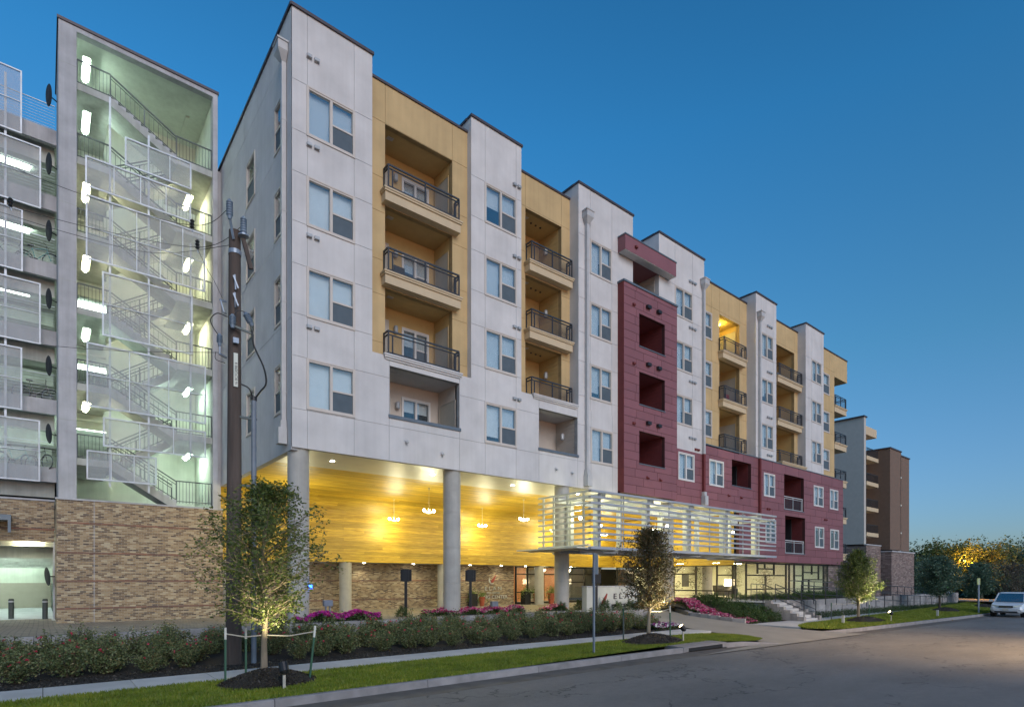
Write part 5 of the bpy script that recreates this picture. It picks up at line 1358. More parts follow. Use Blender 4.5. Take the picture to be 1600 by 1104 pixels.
for i,(a,b,c) in enumerate((((2.75,12.2,1.15),(3.42,12.0,1.1),(4.24,11.55,1.15)),((14.9,12.45,1.15),(15.5,11.9,1.15),(16.8,11.95,1.2)),((31.7,12.7,.95),(33.3,12.0,1.0),(35.4,12.2,1.0)))):
    t = MB().tube([a,tuple((Vector(a)+Vector(b))/2-Vector((0,0,.05))),b,tuple((Vector(c)+Vector(b))/2-Vector((0,0,.05))),c], .012, 5)
    o = t.build('tree_tie', M['tie']); tag(o, ['pale strap tying the nearest tree to its two stakes','pale strap tying the browning tree to its stakes','pale strap tying the brightly lit tree to its stakes'][i], 'strap')
# ground spotlights that light the crowns
def ground_spot(u, v, z, tu, tv, tz, power, label, glow=True):
    t = thing('garden_spotlight', (u,v,z), label, 'spotlight', 'spotlights aimed up at the street trees')
    MB().bar((u,v,z-.25),(u,v,z+.22),.05,.03).build('spike', M['tie'], t)
    d = (Vector((tu,tv,tz))-Vector((u,v,z+.35))).normalized(); c = Vector((u,v,z+.33))
    MB().tube([c-d*.1, c-d*.05, c+d*.12], [.04,.085,.09], 14).build('head', M['black'], t)
    MB().cyl(tuple(c+d*.121), tuple(c+d*.125), .075, n=14).build('lens', M['shade'], t)
    lamp('SPOT', tuple(c+d*.16), power, (1,.88,.5), .05, (tu,tv,tz), 75, 'garden_lamp', .7)
ground_spot(3.5,11.05,.2,3.45,12.0,2.2,280,'black ground spotlight on a pale spike in front of the nearest tree')
ground_spot(16.5,11.25,.25,15.6,11.9,2.0,700,'black ground spotlight at the right foot of the browning tree')
ground_spot(34.6,10.9,.1,33.4,12.0,2.1,1900,'ground spotlight by the curb right of the brightly lit tree')
for (u,v,lb) in ((30.3,11.6,'short grey marker post on the lawn left of the brightly lit tree'),(42.5,10.9,'short grey marker post on the lawn near the curb, far right')):
    t = MB().box(u-.05,u+.05,v-.05,v+.05,lawnz(u,v)-.1,lawnz(u,v)+.36).box(u-.055,u+.055,v-.055,v+.055,lawnz(u,v)+.36,lawnz(u,v)+.39)
    tag(t.build('marker_post', M['down']), lb, 'post')
LK = .45
# ================================================================ STREET FURNITURE
M['polewood'] = plain('pole_wood', (.085,.065,.055), .9, var=.35, scale=5, bumps=.7, bscale=22, stretch=(1,1,.1))
M['conduit'] = plain('grey_conduit', (.16,.19,.23), .5)
M['insul'] = plain('grey_insulator', (.17,.23,.30), .35)
M['galv'] = plain('galvanised_steel', (.28,.33,.40), .45, .4)
PU, PVv = 3.50, 14.75
pole = thing('utility_pole', (PU,PVv,.2), 'brown wooden utility pole with grey insulators in front of the white corner bay', 'utility pole')
MB().tube([(PU,PVv,.0),(PU+.02,PVv,5),(PU+.03,PVv,10.45)], [.18,.158,.13], 16).build('post', M['polewood'], pole, smooth=False)
def pz(y, d=13.85): return 2.2+(905-y)/900*d
def insulator(x, y, z, r=.075, h=.34, d=(0,0,1), label=None):
    c = Vector((x,y,z)); d = Vector(d).normalized(); pts = []; rs = []
    for k in range(6):
        for t, q in ((0,.72),(.3,1),(.6,1),(.98,.72)): pts.append(c+d*(h*(k+t)/6)); rs.append(r*q)
    o = MB().tube([c-d*.08]+pts+[c+d*(h+.04)], [r*.5]+rs+[r*.35], 12).build('insulator', M['insul'], pole); return o
insulator(PU-.14, PVv-.25, pz(357)); MB().bar((PU-.14,PVv-.25,pz(357)-.05),(PU-.03,PVv-.15,pz(380)-.1),.05,.03).build('bracket', M['galv'], pole)
insulator(PU+.17, PVv-.22, pz(374)); MB().lathe([(.12,-.03),(.12,.0)],(PU+.17,PVv-.22,pz(374)-.06),12).build('flange', M['galv'], pole)
MB().bar((PU+.17,PVv-.2,pz(376)-.1),(PU+.32,PVv-.28,pz(428)),.09,.06).build('wood_arm', M['polewood'], pole)
MB().lathe([(.145,-.05),(.145,.05)],(PU+.03,PVv,pz(402)),16).build('steel_band', M['galv'], pole)
for yy in (446, 473):
    MB().bar((PU-.05,PVv-.21,pz(yy-2)),(PU+.05,PVv-.23,pz(yy+16)),.045,.03).bar((PU-.02,PVv-.21,pz(yy-4)),(PU-.0,PVv-.2,pz(yy+18)),.03,.03).build('cutout_fuse', M['galv'], pole)
MB().bar((PU-.32,PVv-.1,pz(483)),(PU-.16,PVv,pz(481)),.03,.04).bar((PU-.30,PVv-.1,pz(484)),(PU-.23,PVv-.1,pz(500)),.025,.025).bar((PU-.23,PVv-.1,pz(500)),(PU-.15,PVv,pz(499)),.03,.03).build('bracket', M['galv'], pole)
insulator(PU-.08,PVv-.26,pz(520),.075,.2); insulator(PU+.30,PVv-.3,pz(511),.08,.2,(-.45,0,.8)); insulator(PU-.33,PVv-.15,pz(549),.065,.17)
MB().bar((PU-.06,PVv-.25,pz(521)),(PU+.34,PVv-.28,pz(527)),.04,.05).bar((PU+.34,PVv-.28,pz(527)),(PU+.33,PVv-.3,pz(516)),.03,.03).build('steel_arm', M['steel'], pole)
MB().bar((PU-.33,PVv-.15,pz(566)),(PU-.15,PVv,pz(566)),.05,.04).bar((PU-.33,PVv-.15,pz(552)),(PU-.33,PVv-.15,pz(566)),.03,.03).build('bracket', M['galv'], pole)
MB().box(PU-.06,PU+.06,PVv-.25,PVv-.19,pz(546),pz(538)).build('clamp', M['galv'], pole)
tagm = MB().box(PU-.035,PU+.055,PVv-.185,PVv-.150,pz(611),pz(560)).build('number_strip', M['cam_white'], pole)
to = text('16 BCFGI098 8', .085, M['ink'], Matrix.Translation((PU+.045,PVv-.188,pz(609))) @ Matrix.Rotation(R(90),4,'X') @ Matrix.Rotation(R(90),4,'Z'), 'lettering', tagm, .001)
cu_ = PU+.43
MB().tube([(cu_,PVv-.1,.0),(cu_,PVv-.1,pz(624))], .062, 12).build('conduit', M['conduit'], pole)
MB().lathe([(.075,0),(.075,.08),(.05,.1)],(cu_,PVv-.1,pz(626)),12).build('conduit_cap', M['black'], pole)
for yy in (655,760,860): MB().box(PU+.1,cu_+.07,PVv-.12,PVv-.06,pz(yy)-.02,pz(yy)+.03).build('strap', M['steel'], pole)
def cab(pts, r, m=8):
    P = [Vector(p) for p in pts]; out = []
    for i in range(len(P)-1):
        a = P[max(0,i-1)]; b = P[i]; c = P[i+1]; d = P[min(len(P)-1,i+2)]
        for k in range(m):
            t = k/m; out.append(.5*((2*b)+(-a+c)*t+(2*a-5*b+4*c-d)*t*t+(-a+3*b-3*c+d)*t**3))
    return out+[P[-1]]
def wire_on_pole(pts, r, name='cable'): MB().tube(cab(pts,r), r, 6).build(name, M['black'], pole)
wire_on_pole([(PU+.34,PVv-.3,pz(522)),(PU+.38,PVv-.3,pz(545)),(PU+.6,PVv-.3,pz(575)),(PU+.67,PVv-.25,pz(598)),(PU+.55,PVv-.2,pz(612)),(cu_+.01,PVv-.1,pz(624))], .022)
wire_on_pole([(PU+.15,PVv-.1,pz(604)),(PU+.32,PVv-.15,pz(610)),(cu_-.02,PVv-.1,pz(624))], .018)
wire_on_pole([(PU-.05,PVv-.26,pz(505)),(PU+.05,PVv-.3,pz(497)),(PU+.2,PVv-.32,pz(499)),(PU+.27,PVv-.3,pz(505))], .01)
wire_on_pole([(PU-.15,PVv-.1,pz(506)),(PU-.38,PVv-.15,pz(506)),(PU-.52,PVv-.15,pz(518)),(PU-.45,PVv-.15,pz(530)),(PU-.33,PVv-.15,pz(540))], .012)
wire_on_pole([(PU,PVv-.22,pz(480)),(PU,PVv-.24,pz(512))], .008); wire_on_pole([(PU-.4,PVv-.1,pz(563)),(PU-.4,PVv-.1,pz(574)),(PU-.2,PVv-.1,pz(577))], .008)
# overhead wires to the left
def xyz(x, y, d):
    r = (x-800)/900; return ((.6316+.775*r)*d, (.7753-.6316*r)*d, 2.2+(905-y)/900*d)
WL = [('topmost thin overhead wire leaving the pole head to the left', xyz(0,254,16), xyz(300,352,14.3), (PU-.14,PVv-.25,pz(345)), .35),
      ('second overhead wire reaching the pole head from the left', xyz(0,318,16), xyz(312,386,14.3), (PU+.17,PVv-.22,pz(362)), .3),
      ('third overhead wire just under the second', xyz(0,331,16), xyz(240,395,14.6), (PU-.14,PVv-.2,pz(400)), .2),
      ('lowest sagging overhead wire crossing the tower screens', xyz(-20,528,16), xyz(190,548,14.8), (PU-.3,PVv-.12,pz(563)), .1),
      ('overhead wire dropping steeply to the pole fuse', xyz(310,392,14.6), xyz(335,440,14.2), (PU-.25,PVv-.1,pz(481)), .1)]
for lb, a, b, c, s_ in WL:
    a = Vector(a); b = Vector(b); c = Vector(c); o = MB().tube([p for p in cab([a, (a+b)/2-Vector((0,0,s_*.4)), b, c], .01, 8)], .007, 5).build('overhead_wire', M['black'])
    tag(o, lb, 'wire', 'overhead wires to the utility pole')
for i, (x, y) in enumerate(((16,316),(300,350),(308,382))):
    p = Vector(xyz(x, y, 14.5)); t = thing('wire_insulator', p, ['small dark insulator on the wires at the far left','small dark strain insulator left of the pole head','lower dark strain insulator left of the pole head'][i], 'insulator', 'strain insulators on the wires')
    MB().lathe([(.02,-.12),(.055,-.08),(.03,-.04),(.055,0),(.03,.04),(.055,.08),(.02,.12)], tuple(p), 10).build('body', M['black'], t); MB().tube([tuple(p+Vector((0,0,-.12))),tuple(p+Vector((.02,0,-.2)))], .012, 6).build('clevis', M['galv'], t)
# bare sign post on the verge
t = thing('sign_post', (11.9,10.9,.2), 'thin grey steel sign post seen edge on, standing alone on the verge', 'sign post')
MB().bar((11.9,11.0,.1),(11.9,11.0,2.95),.055,.04).build('post', M['conduit'], t); MB().bar((11.93,10.97,2.35),(11.93,10.97,2.9),.012,.2).build('sign_plate', M['down'], t)
# street sign far right
t = thing('street_sign', (47.2,11.2,-.1), 'grey post with a small pale yellow sign near the parked car', 'sign')
q = xyz(1529,955,40); MB().cyl((q[0],q[1],-.3),(q[0],q[1],2.25),.05,n=8).build('post', M['galv'], t)
M['yelsign'] = plain('pale_yellow_sign', (.5,.55,.22), .5)
MB().box(q[0]-.32,q[0]+.0-.06,q[1]-.02,q[1]+.02,1.85,2.3).box(q[0]+.06,q[0]+.32,q[1]-.02,q[1]+.02,1.85,2.3).box(q[0]-.06,q[0]+.06,q[1]-.01,q[1]+.03,1.95,2.2).build('sign_plate', M['yelsign'], t)
ORG  # (origins stay approximate for things built in world space)
# dark sign boards on posts in the drive
for i, (x, y, d, lb) in enumerate(((634,890,22.9,'dark back of a double sign board on a black post, left of the middle column'),(735,891,24.2,'dark back of a double sign board on a black post, right of the middle column'),(932,896,27.5,'dark sign board on a black post before the white monument sign'))):
    p = xyz(x, y, d); t = thing('drive_sign', (p[0],p[1],.7), lb, 'sign', 'dark double sign boards along the drive'); z = p[2]; a = R(-39)
    def ro(dx, dy): return (p[0]+dx*math.cos(a)-dy*math.sin(a), p[1]+dx*math.sin(a)+dy*math.cos(a))
    def rbox(x0,x1,y0,y1,z0,z1): mb = MB(); mb.prism([ro(x0,y0),ro(x1,y0),ro(x1,y1),ro(x0,y1)], z0, z1); return mb
    rbox(-.055,.055,-.03,.03,.5,z).build('post', M['black'], t); rbox(-.22,.22,.035,.06,z-.45,z+.02).build('sign_plate', M['black'], t); rbox(-.13,.13,-.06,-.035,z-.46,z+.04).build('sign_plate', M['black'], t)
for i, (x, y, d, lb) in enumerate(((512,942,21,'small grey box on a short post among the magenta petunias'),(772,943,25,'small grey box on a short post right of the middle column flowers'))):
    p = xyz(x, y, d); t = thing('junction_box', (p[0],p[1],.7), lb, 'utility box', 'small grey boxes in the flower beds')
    MB().box(p[0]-.16,p[0]+.16,p[1]-.08,p[1]+.08,p[2]-.1,p[2]+.12).build('box', M['conduit'], t); MB().box(p[0]-.1,p[0]-.05,p[1]-.03,p[1]+.03,.6,p[2]-.1).box(p[0]+.05,p[0]+.1,p[1]-.03,p[1]+.03,.6,p[2]-.1).build('post', M['conduit'], t)
# blue emergency light on the corner column
t = thing('blue_light', (6.95,19.62,2.0), 'small bright blue light fixed on the side of the corner column', 'lamp')
M['blue'] = emit('blue_glow', (.02,.12,1), 9)
MB().box(7.16,7.3,19.95,20.05,1.86,2.05).build('housing', M['galv'], t); MB().lathe([(.03,-.05),(.06,0),(.03,.05)],(7.2,19.86,1.98),10).build('lens', M['blue'], t)
lamp('POINT', (7.24,19.74,1.98), 2.2, (.05,.2,1), .05, name='blue_lamp')
# monument sign
M['signwhite'] = plain('sign_stone', (.52,.52,.46), .7, var=.05)
mo = thing('monument_sign', (21.7,18.8,.6), 'white monument sign wall with the red swoosh and dark ELAN lettering', 'sign')
MB().box(19.85,23.7,18.8,19.1,.6,1.86).build('sign_wall', M['signwhite'], mo); MB().box(19.8,23.75,18.77,19.13,1.86,1.9).build('cap', M['conc'], mo)
swoosh(20.95, 18.79, 1.22, .55, mo, 'silver')
fit_text('E L A N', 21.75, 23.45, 1.26, .26, 18.79, M['ink'], mo)
fit_text('MED CENTER', 21.6, 23.4, .86, .15, 18.79, M['ink'], mo)
lamp('SPOT', (21.5,17.95,.85), 12, (1,.93,.7), .08, (21.7,18.8,1.3), 130, 'sign_lamp', .8)
MB().box(21.4,21.6,17.9,18.0,.74,.84).build('sign_floodlight', M['black'], mo)
# planters by the entrance
M['terra'] = plain('terracotta', (.35,.08,.04), .6)
def planter(u, v, z, label, s=1., red=True):
    t = thing('planter', (u,v,z), label, 'planter', 'planters by the leasing entrance')
    if red: MB().lathe([(.16*s,0),(.26*s,.75*s),(.28*s,.75*s),(.28*s,.8*s),(.22*s,.8*s),(.2*s,.7*s)],(u,v,z),16).build('pot', M['terra'], t)
    else: MB().prism([(u-.25*s,v-.25*s),(u+.25*s,v-.25*s),(u+.25*s,v+.25*s),(u-.25*s,v+.25*s)], z, z+.95*s).build('pot', M['black'], t)
    g = np.random.default_rng(int(u*10)); n = 260; P = g.normal(0,.17*s,(n,3)); P[:,2] = np.abs(P[:,2])*1.3+.8*s; P[:60,2] -= .35; P[:60,0] += .2*np.sign(P[:60,0])
    V, F = leaf_cloud(P, None, .14*s, g, .4); npmesh('leaves', V, F, M['lightleaf'], t)
M['lightleaf'] = leafmat('fresh_leaves', [(.08,.16,.03),(.14,.25,.04),(.2,.22,.08)], .3)
planter(26.5,31.0,.42,'tall black planter with trailing leaves at the left edge of the entrance glass',1.,False); planter(27.2,30.6,.42,'terracotta pot with trailing green leaves left of the inner column')
planter(28.6,30.6,.42,'terracotta pot with flowers just right of the inner column'); planter(22.0,31.1,.42,'black planter against the brick wall right of the middle column',.9,False); planter(22.6,30.9,.42,'small terracotta pot against the brick wall',.8)
# bollards and bins inside the garage entrance
M['bollard'] = plain('dark_bollard', (.05,.06,.055), .5)
for x, d, lb in ((17,25.8,'dark bollard at the left of the garage entrance'),(70,25.6,'dark bollard at the right of the garage entrance')):
    p = xyz(x, 960, d); t = thing('bollard', (p[0],p[1],.45), lb, 'bollard', 'bollards at the garage entrance'); MB().lathe([(.1,0),(.1,.86),(.07,.9)],(p[0],p[1],.45),14).build('post', M['bollard'], t)
    MB().lathe([(.101,.74),(.101,.8)],(p[0],p[1],.45),14).build('reflective_band', M['conc'], t)
M['bingreen'] = plain('green_bin_plastic', (.02,.22,.10), .5); M['card'] = plain('cardboard', (.35,.24,.15), .8)
p = xyz(27,955,38); t = thing('wheelie_bin', (p[0],p[1],.45), 'green wheelie bin against the rear wall inside the garage', 'bin')
x, y = p[0], p[1]
MB().add([(x-.3,y-.3,.5),(x+.3,y-.3,.5),(x+.3,y+.3,.5),(x-.3,y+.3,.5),(x-.38,y-.38,1.4),(x+.38,y-.38,1.4),(x+.38,y+.38,1.4),(x-.38,y+.38,1.4)],[(0,3,2,1),(4,5,6,7),(0,1,5,4),(1,2,6,5),(2,3,7,6),(3,0,4,7)]).build('body', M['bingreen'], t)
MB().box(x-.42,x+.42,y-.42,y+.42,1.4,1.47).build('lid', M['bingreen'], t); MB().cyl((x-.36,y-.3,.55),(x-.3,y-.3,.55),.1).cyl((x+.3,y-.3,.55),(x+.36,y-.3,.55),.1).build('wheel', M['black'], t)
p = xyz(38,955,38); t = thing('cardboard_box', (p[0],p[1],.45), 'brown cardboard box beside the green bin', 'box')
MB().box(p[0]-.35,p[0]+.35,p[1]-.3,p[1]+.3,.45,1.1).build('carton', M['card'], t); MB().box(p[0]-.35,p[0]+.35,p[1]-.42,p[1]-.3,1.05,1.09).build('flap', M['card'], t)
# bicycles on the garage decks
M['tyre'] = plain('bicycle_tyre', (.02,.02,.02), .7); M['bikepaint'] = plain('teal_bike_paint', (.10,.30,.32), .4); M['bikedark'] = plain('dark_bike_paint', (.03,.03,.035), .4)
def ring(mb, c, r, t, T, n=24):
    V = []; F = []
    for k in range(n):
        a = 2*math.pi*k/n
        for j in range(4):
            b = 2*math.pi*j/4; q = r+t*math.cos(b); V.append(T(c[0]+q*math.cos(a), t*math.sin(b), c[1]+q*math.sin(a)))
    for k in range(n):
        for j in range(4): F.append((k*4+j,((k+1)%n)*4+j,((k+1)%n)*4+(j+1)%4,k*4+(j+1)%4))
    mb.add(V, F)
def bike(u, v, z, ang, paint, label, s=.98):
    t = thing('bicycle', (u,v,z), label, 'bicycle', 'bicycles stored on the garage decks', local=True, rz=ang)
    I = lambda x,y,z_: (x*s,y*s,z_*s)
    for k, cx in enumerate((-.52,.52)):
        w = MB(); ring(w, (cx,.34), .33, .022, I); wo = w.build('wheel', M['tyre'], t)
        r_ = MB(); ring(r_, (cx,.34), .30, .008, I)
        for j in range(10): a = j*.628; r_.bar(I(cx,0,.34), I(cx+.3*math.cos(a),0,.34+.3*math.sin(a)), .006,.006)
        r_.build('rim', M['galv'], wo)
    f = MB(); J = {'b':(-.06,0,.30),'s':(-.2,0,.80),'h':(.36,0,.86),'h2':(.39,0,.72),'r':(-.52,0,.34),'f':(.52,0,.34)}
    for a, b in (('b','s'),('s','h'),('b','h2'),('h','h2'),('b','r'),('s','r'),('h2','f')): f.tube([I(*J[a]),I(*J[b])], .018*s if a+b not in ('br','sr') else .01, 6)
    f.build('bike_frame', M[paint], t)
    MB().tube([I(.36,0,.86),I(.33,0,1.0)], .014, 6).tube([I(.33,-.3,1.02),I(.36,-.1,1.0),I(.36,.1,1.0),I(.33,.3,1.02)], .014, 6).build('handlebar', M['black'], t)
    MB().tube([I(-.2,0,.80),I(-.24,0,.93)], .012, 6).box(-.36*s,-.12*s,-.06,.06,.93*s,.98*s).build('saddle', M['black'], t)
    MB().cyl(I(-.06,-.03,.30),I(-.06,.03,.30),.09,n=12).bar(I(-.06,.05,.3),I(.05,.05,.17),.02,.02).bar(I(-.06,-.05,.3),I(-.17,-.05,.43),.02,.02).build('crank', M['black'], t)
def onfl(x, z): # point on garage deck front at pixel column x
    r = (x-800)/900; du = .6316+.775*r; dv = .7753-.6316*r; return du*(33.75/dv)
bike(onfl(58,0)+.0,33.8,16.36,-.35,'bikepaint','teal and white bicycle on the upper garage deck')
bike(onfl(58,0)-.05,33.75,10.22,.0,'bikedark','dark bicycle in profile on the middle garage deck')
bike(onfl(76,0)-.35,33.8,7.17,-.95,'bikedark','black bicycle turned toward the street on the lowest open deck'); bike(onfl(32,0)-.2,33.8,7.17,.1,'bikepaint','pale bicycle seen through the mesh screen on the lowest open deck')
bike(onfl(14,0),34.2,16.36,.15,'bikedark','bicycle seen faintly through the mesh screen on the upper deck')
# balcony furniture
def chair(u, v, z, label, m='bikedark', s=1.):
    t = thing('patio_chair', (u,v,z), label, 'chair')
    MB().box(u-.24,u+.24,v-.24,v+.24,z+.40,z+.44).build('seat', M[m], t); MB().box(u-.24,u+.24,v+.2,v+.24,z+.44,z+.95).build('backrest', M[m], t)
    for x in (u-.22,u+.2):
        for y in (v-.22,v+.2): MB().box(x,x+.025,y,y+.025,z,z+.4).build('leg', M['black'], t)
chair(11.0,20.4,13.69,'dark wire chair on the second balcony from the top, first yellow bay'); M['redplast'] = plain('dark_red_fabric', (.2,.02,.03), .6)
chair(35.7,20.7,13.69,'dark red chair on the balcony below the lit one','redplast'); chair(42.9,20.7,16.78,'pale folding chair on the top balcony of the third yellow bay','conduit'); chair(41.2,20.7,16.78,'dark round backed chair in the left corner of the top balcony, third yellow bay')
t = thing('plant_pot', (10.4,20.2,13.69), 'small dark lantern shaped pot on the balcony floor beside the wire chair', 'pot'); MB().lathe([(.1,0),(.13,.3),(.06,.42)],(10.4,20.2,13.69),10).build('pot', M['bikedark'], t)
# lit balcony lamp
M['yelglow'] = emit('balcony_lamp_glow', (1,.8,.2), 14)
MB().lathe([(.12,-.05),(.14,0)],(34.9,21.1,19.16),12).build('balcony_lamp', M['yelglow'], apt)
lamp('POINT', (34.9,21.0,18.95), 45, (1,.75,.12), .1, name='balcony_bulb')

# ================================================================ PARKED CARS
M['carpaint'] = plain('white_car_paint', (.62,.66,.70), .22, var=.02); M['carglass'] = see('car_glass', (.03,.06,.07), .85, .08, gloss=.12); M['chrome'] = plain('chrome', (.6,.62,.65), .15, 1)
M['headl'] = plain('headlamp_glass', (.55,.58,.5), .12); M['rubber'] = plain('car_tyre', (.02,.02,.02), .8)
def car(u, v, z, label, sc=1., flip=0.):
    """front faces -x; stations across the length, profile heights"""
    t = thing('parked_car', (u,v,z), label, 'car', local=True, rz=flip)
    W = .93*sc
    st = [(-2.25,.42,.62,.80),(-2.15,.30,.78,.90),(-1.75,.26,.93,.98),(-1.2,.24,1.02,1.0),(-.85,.24,1.07,1.0),(0,.24,1.08,1.0),(1.2,.24,1.10,1.0),(1.9,.28,1.10,.98),(2.2,.38,1.0,.92)]
    V = []; F = []; n = 8
    for (x,zb,zt,w) in st:
        zm = (zb+zt)/2
        for (y,zz) in ((-.8*w,zb),(-.97*w,zb+.12),(-1*w,zm),(-.9*w,zt-.03),(.9*w,zt-.03),(1*w,zm),(.97*w,zb+.12),(.8*w,zb)): V.append((x*sc,y*W,zz*sc))
    for i in range(len(st)-1):
        for j in range(n): F.append((i*n+j,(i+1)*n+j,(i+1)*n+(j+1)%n,i*n+(j+1)%n))
    F += [tuple(range(n)), tuple((len(st)-1)*n+j for j in range(n-1,-1,-1))]
    b = MB().add(V,F).build('body', M['carpaint'], t, smooth=False)
    bv = b.modifiers.new('bevel','BEVEL'); bv.width = .05; bv.segments = 3
    rf = MB().add([(x*sc,y*W,z_*sc) for x,y,z_ in ((-.45,-.72,1.60),(1.6,-.72,1.60),(1.6,.72,1.60),(-.45,.72,1.60),(-.3,-.66,1.66),(1.5,-.66,1.66),(1.5,.66,1.66),(-.3,.66,1.66))],[(0,1,5,4),(1,2,6,5),(2,3,7,6),(3,0,4,7),(4,5,6,7),(3,2,1,0)])
    rf.build('roof', M['carpaint'], t)
    def Q(name, m, *p): MB().add([(x*sc,y*W,z_*sc) for x,y,z_ in p],[(0,1,2,3)]).build(name, M[m], t)
    Q('windshield','carglass',(-1.2,-.84,1.04),(-1.2,.84,1.04),(-.45,.72,1.60),(-.45,-.72,1.60)); Q('rear_window','carglass',(2.05,-.8,1.1),(2.05,.8,1.1),(1.6,.72,1.6),(1.6,-.72,1.6))
    for s_ in (-1,1):
        Q('side_window','carglass',(-1.2,s_*.86,1.05),(.4,s_*.89,1.08),(.4,s_*.73,1.6),(-.45,s_*.73,1.6)); Q('side_window','carglass',(.46,s_*.89,1.08),(2.05,s_*.82,1.1),(1.6,s_*.73,1.6),(.46,s_*.73,1.6))
        MB().bar((-1.2*sc,s_*.85*W,1.03*sc),(-.45*sc,s_*.74*W,1.61*sc),.06,.05).bar((2.05*sc,s_*.82*W,1.08*sc),(1.6*sc,s_*.73*W,1.61*sc),.07,.07).bar((.43*sc,s_*.9*W,1.06*sc),(.43*sc,s_*.735*W,1.6*sc),.05,.04).build('pillar', M['carpaint'], t)
        for x in (-1.4,1.35):
            w_ = MB().cyl((x*sc,s_*.72*W,.34*sc),(x*sc,s_*1.0*W,.34*sc),.34*sc,n=24).build('wheel', M['rubber'], t); MB().cyl((x*sc,s_*1.0*W,.34*sc),(x*sc,s_*1.02*W,.34*sc),.21*sc,n=16).build('rim', M['chrome'], w_)
        MB().add([(x*sc,y*W,z_*sc) for x,y,z_ in ((-2.255,s_*.42,.70),(-2.12,s_*.84,.70),(-2.02,s_*.86,.84),(-2.19,s_*.45,.80),(-1.9,s_*.45,.80),(-1.8,s_*.86,.84))],[(0,1,2,3),(3,2,5,4)]).build('headlight', M['headl'], t)
        MB().box(-1.15*sc,-.98*sc,s_*W*.98-.0 if s_ > 0 else -W*1.18,s_*W*1.18 if s_ > 0 else -W*.98,1.02*sc,1.16*sc).build('mirror', M['carpaint'], t)
    MB().box(-2.27*sc,-2.2*sc,-.40*W,.40*W,.66*sc,.79*sc).build('grille', M['black'], t); MB().box(-2.285*sc,-2.27*sc,-.38*W,.38*W,.71*sc,.735*sc).build('grille_bar', M['chrome'], t)
    MB().box(-2.24*sc,-2.15*sc,-.65*W,.65*W,.32*sc,.44*sc).build('lower_intake', M['black'], t); MB().box(-2.29*sc,-2.26*sc,-.17*W,.17*W,.48*sc,.58*sc).build('number_plate', M['signwhite'], t)
    return t
car(52.0, 9.0, slope(52)+.02, 'white crossover car parked at the curb at the right edge', .98)
car(95, 24, slope(90)+.35, 'small pale car far down the street with an orange glint', .9, .4)
# ================================================================ STREET LAMP with sodium glow
M['sodium'] = emit('sodium_glow', (1,.45,.06), 60)
p = xyz(1506,875,88)
t = thing('street_lamp', (p[0],p[1],-.7), 'street lamp glowing orange in front of the ragged oak', 'street lamp')
MB().tube([(p[0]+.2,p[1]+1.6,-.9),(p[0]+.2,p[1]+1.6,p[2]+.1),(p[0]+.1,p[1]+1.0,p[2]+.3),(p[0],p[1],p[2]+.15)], [.12,.09,.06,.05], 8).build('post', M['galv'], t)
MB().lathe([(.1,.12),(.3,.05),(.3,0)],(p[0],p[1],p[2]),12).build('lamp_head', M['galv'], t); MB().lathe([(.3,0),(.22,-.14)],(p[0],p[1],p[2]-.01),12).build('lens', M['sodium'], t)
lamp('POINT', (p[0]-.5,p[1]-.5,p[2]-.4), 2600, (1,.42,.05), .3, name='street_lamp_bulb')
q = xyz(1420,890,88)
t = thing('street_lamp', (25,-4.5,0), 'street lamp across the road casting a warm pool on the asphalt', 'street lamp')
MB().tube([(25,-4.5,-.2),(25,-4.5,8.6),(25,-2.7,9.1),(25,-.9,9.0)], [.12,.09,.06,.05], 8).build('post', M['galv'], t); MB().lathe([(.1,.12),(.3,.05),(.3,0)],(25,-.5,8.9),12).build('lamp_head', M['galv'], t); MB().lathe([(.3,0),(.22,-.1)],(25,-.5,8.89),12).build('lens', M['sodium'], t)
lamp('SPOT', (25,-.5,8.7), 7000, (1,.68,.36), .25, (25,5,0), 98, 'street_lamp_bulb', 1)

# ================================================================ NEIGHBOURING BLOCK (right)
nb = thing('neighbour_block', (80,32,-.6), 'tall beige and brown apartment block with ledge stone base beyond the main building', 'building')
MB().box(75.5,76.1,26.6,45,6.3,21.5).build('beige_wall', M['siding2'], nb); MB().box(75.3,76.3,26.5,45,21.5,21.65).build('parapet_cap', M['cap'], nb)
MB().box(76.1,80.2,28.2,45,6.3,21.0).build('recess_wall', M['cream'], nb)
MB().box(75.6,80.2,26.4,45,-1.2,6.3).build('stone_base', M['stonewall'], nb); MB().box(75.5,80.2,26.3,45,6.3,6.42).build('coping', M['conc'], nb)
MB().box(76.12,79.8,26.7,28.5,19.6,20.6).build('overhang', M['cream'], nb)
for k in range(5):
    z = 17.0-3.05*k if k < 4 else 4.8
    if k < 4:
        s_ = MB().box(76.12,79.8,26.5,28.2,z-.45,z).build('balcony_slab', M['cream'], nb)
        r_ = MB().bar((76.15,26.55,z+.95),(79.8,26.55,z+.95),.06,.06)
        for j in range(25): r_.bar((76.15+.15*j,26.55,z),(76.15+.15*j,26.55,z+.95),.025,.025)
        r_.build('balcony_railing', M['rail'], nb); MB().box(77.6,78.6,28.1,28.2,z+.1,z+2.1).build('balcony_door', M['door'], nb)
        MB().box(76.8,76.95,28.05,28.19,z-2.6,z+2.6).build('balcony_post', M['cream'], nb)
MB().box(80.6,84.5,25.5,45,5.9,18.3).build('brown_wall', M['brown'], nb); MB().box(80.5,84.5,25.4,45,18.3,18.45).build('parapet_cap', M['cap'], nb)
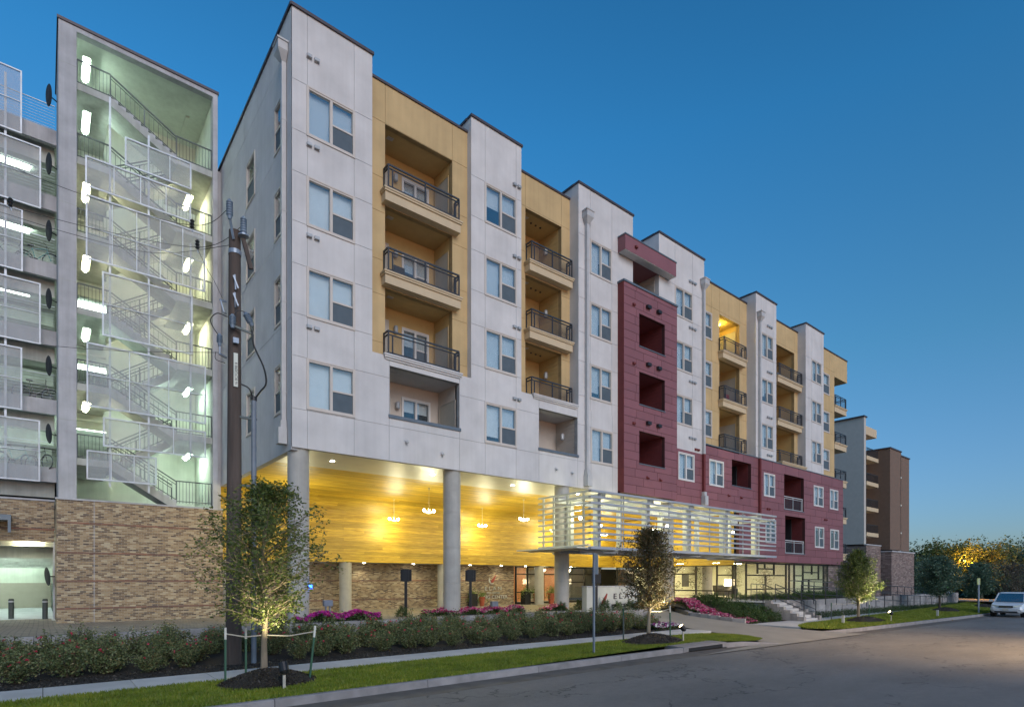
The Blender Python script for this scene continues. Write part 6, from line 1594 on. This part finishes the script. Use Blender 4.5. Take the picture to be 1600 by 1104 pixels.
MB().box(84.5,88.5,25.8,45,5.9,18.0).build('brown_wall', M['brown'], nb); MB().box(84.4,88.6,25.7,45,18.0,18.15).build('parapet_cap', M['cap'], nb)
MB().box(80.45,88.7,25.3,45,-1.4,5.6).build('stone_base', M['stonewall'], nb); MB().box(80.4,88.8,25.2,45,5.6,5.75).build('coping', M['conc'], nb)
MB().box(84.3,84.42,25.5,25.75,-.8,17.9).build('downspout', M['down'], nb)
for k in range(5): MB().box(84.25,84.5,25.45,25.8,1+3.5*k,1.2+3.5*k).build('pipe_strap', M['cam_white'], nb)
MB().box(51.2,75.4,24,26,-.8,.2).build('low_wall', M['block'], nb)
# distant tower block and house
M['farwall'] = plain('far_pale_wall', (.30,.29,.30), .9); M['farwin'] = plain('far_window', (.10,.13,.18), .3)
p = xyz(1456,900,420)
t = thing('distant_tower', (p[0],p[1],-2), 'pale distant tower block rising over the far trees', 'building')
MB().box(p[0],p[0]+14,p[1]-9,p[1]+9,-5,20).build('tower_wall', M['farwall'], t); MB().box(p[0]+2,p[0]+8,p[1]-4,p[1]+3,20,22.5).build('penthouse', M['farwall'], t)
for r_ in range(5):
    for c_ in range(6): MB().box(p[0]-.15,p[0],p[1]-8+2.8*c_,p[1]-6.4+2.8*c_,4+3*r_,5.6+3*r_).build('window', M['farwin'], t)
p = xyz(1592,905,100)
t = thing('house', (p[0],p[1],-1), 'pale blue grey house half hidden by trees at the right edge', 'house')
MB().box(p[0],p[0]+9,p[1]-5,p[1]+2.5,-1,4.6).build('house_wall', M['farwall'], t); MB().add([(p[0]-.5,p[1]-5.5,4.6),(p[0]+9.5,p[1]-5.5,4.6),(p[0]+9.5,p[1]+3,4.6),(p[0]-.5,p[1]+3,4.6),(p[0]-.5,p[1]-1.2,7),(p[0]+9.5,p[1]-1.2,7)],[(0,1,5,4),(2,3,4,5),(0,4,3),(1,2,5),(0,3,2,1)]).build('roof', M['cap'], t)
for k in range(3): MB().box(p[0]-.05,p[0],p[1]-4+2*k,p[1]-3+2*k,1,2.4).build('window', M['farwin'], t)
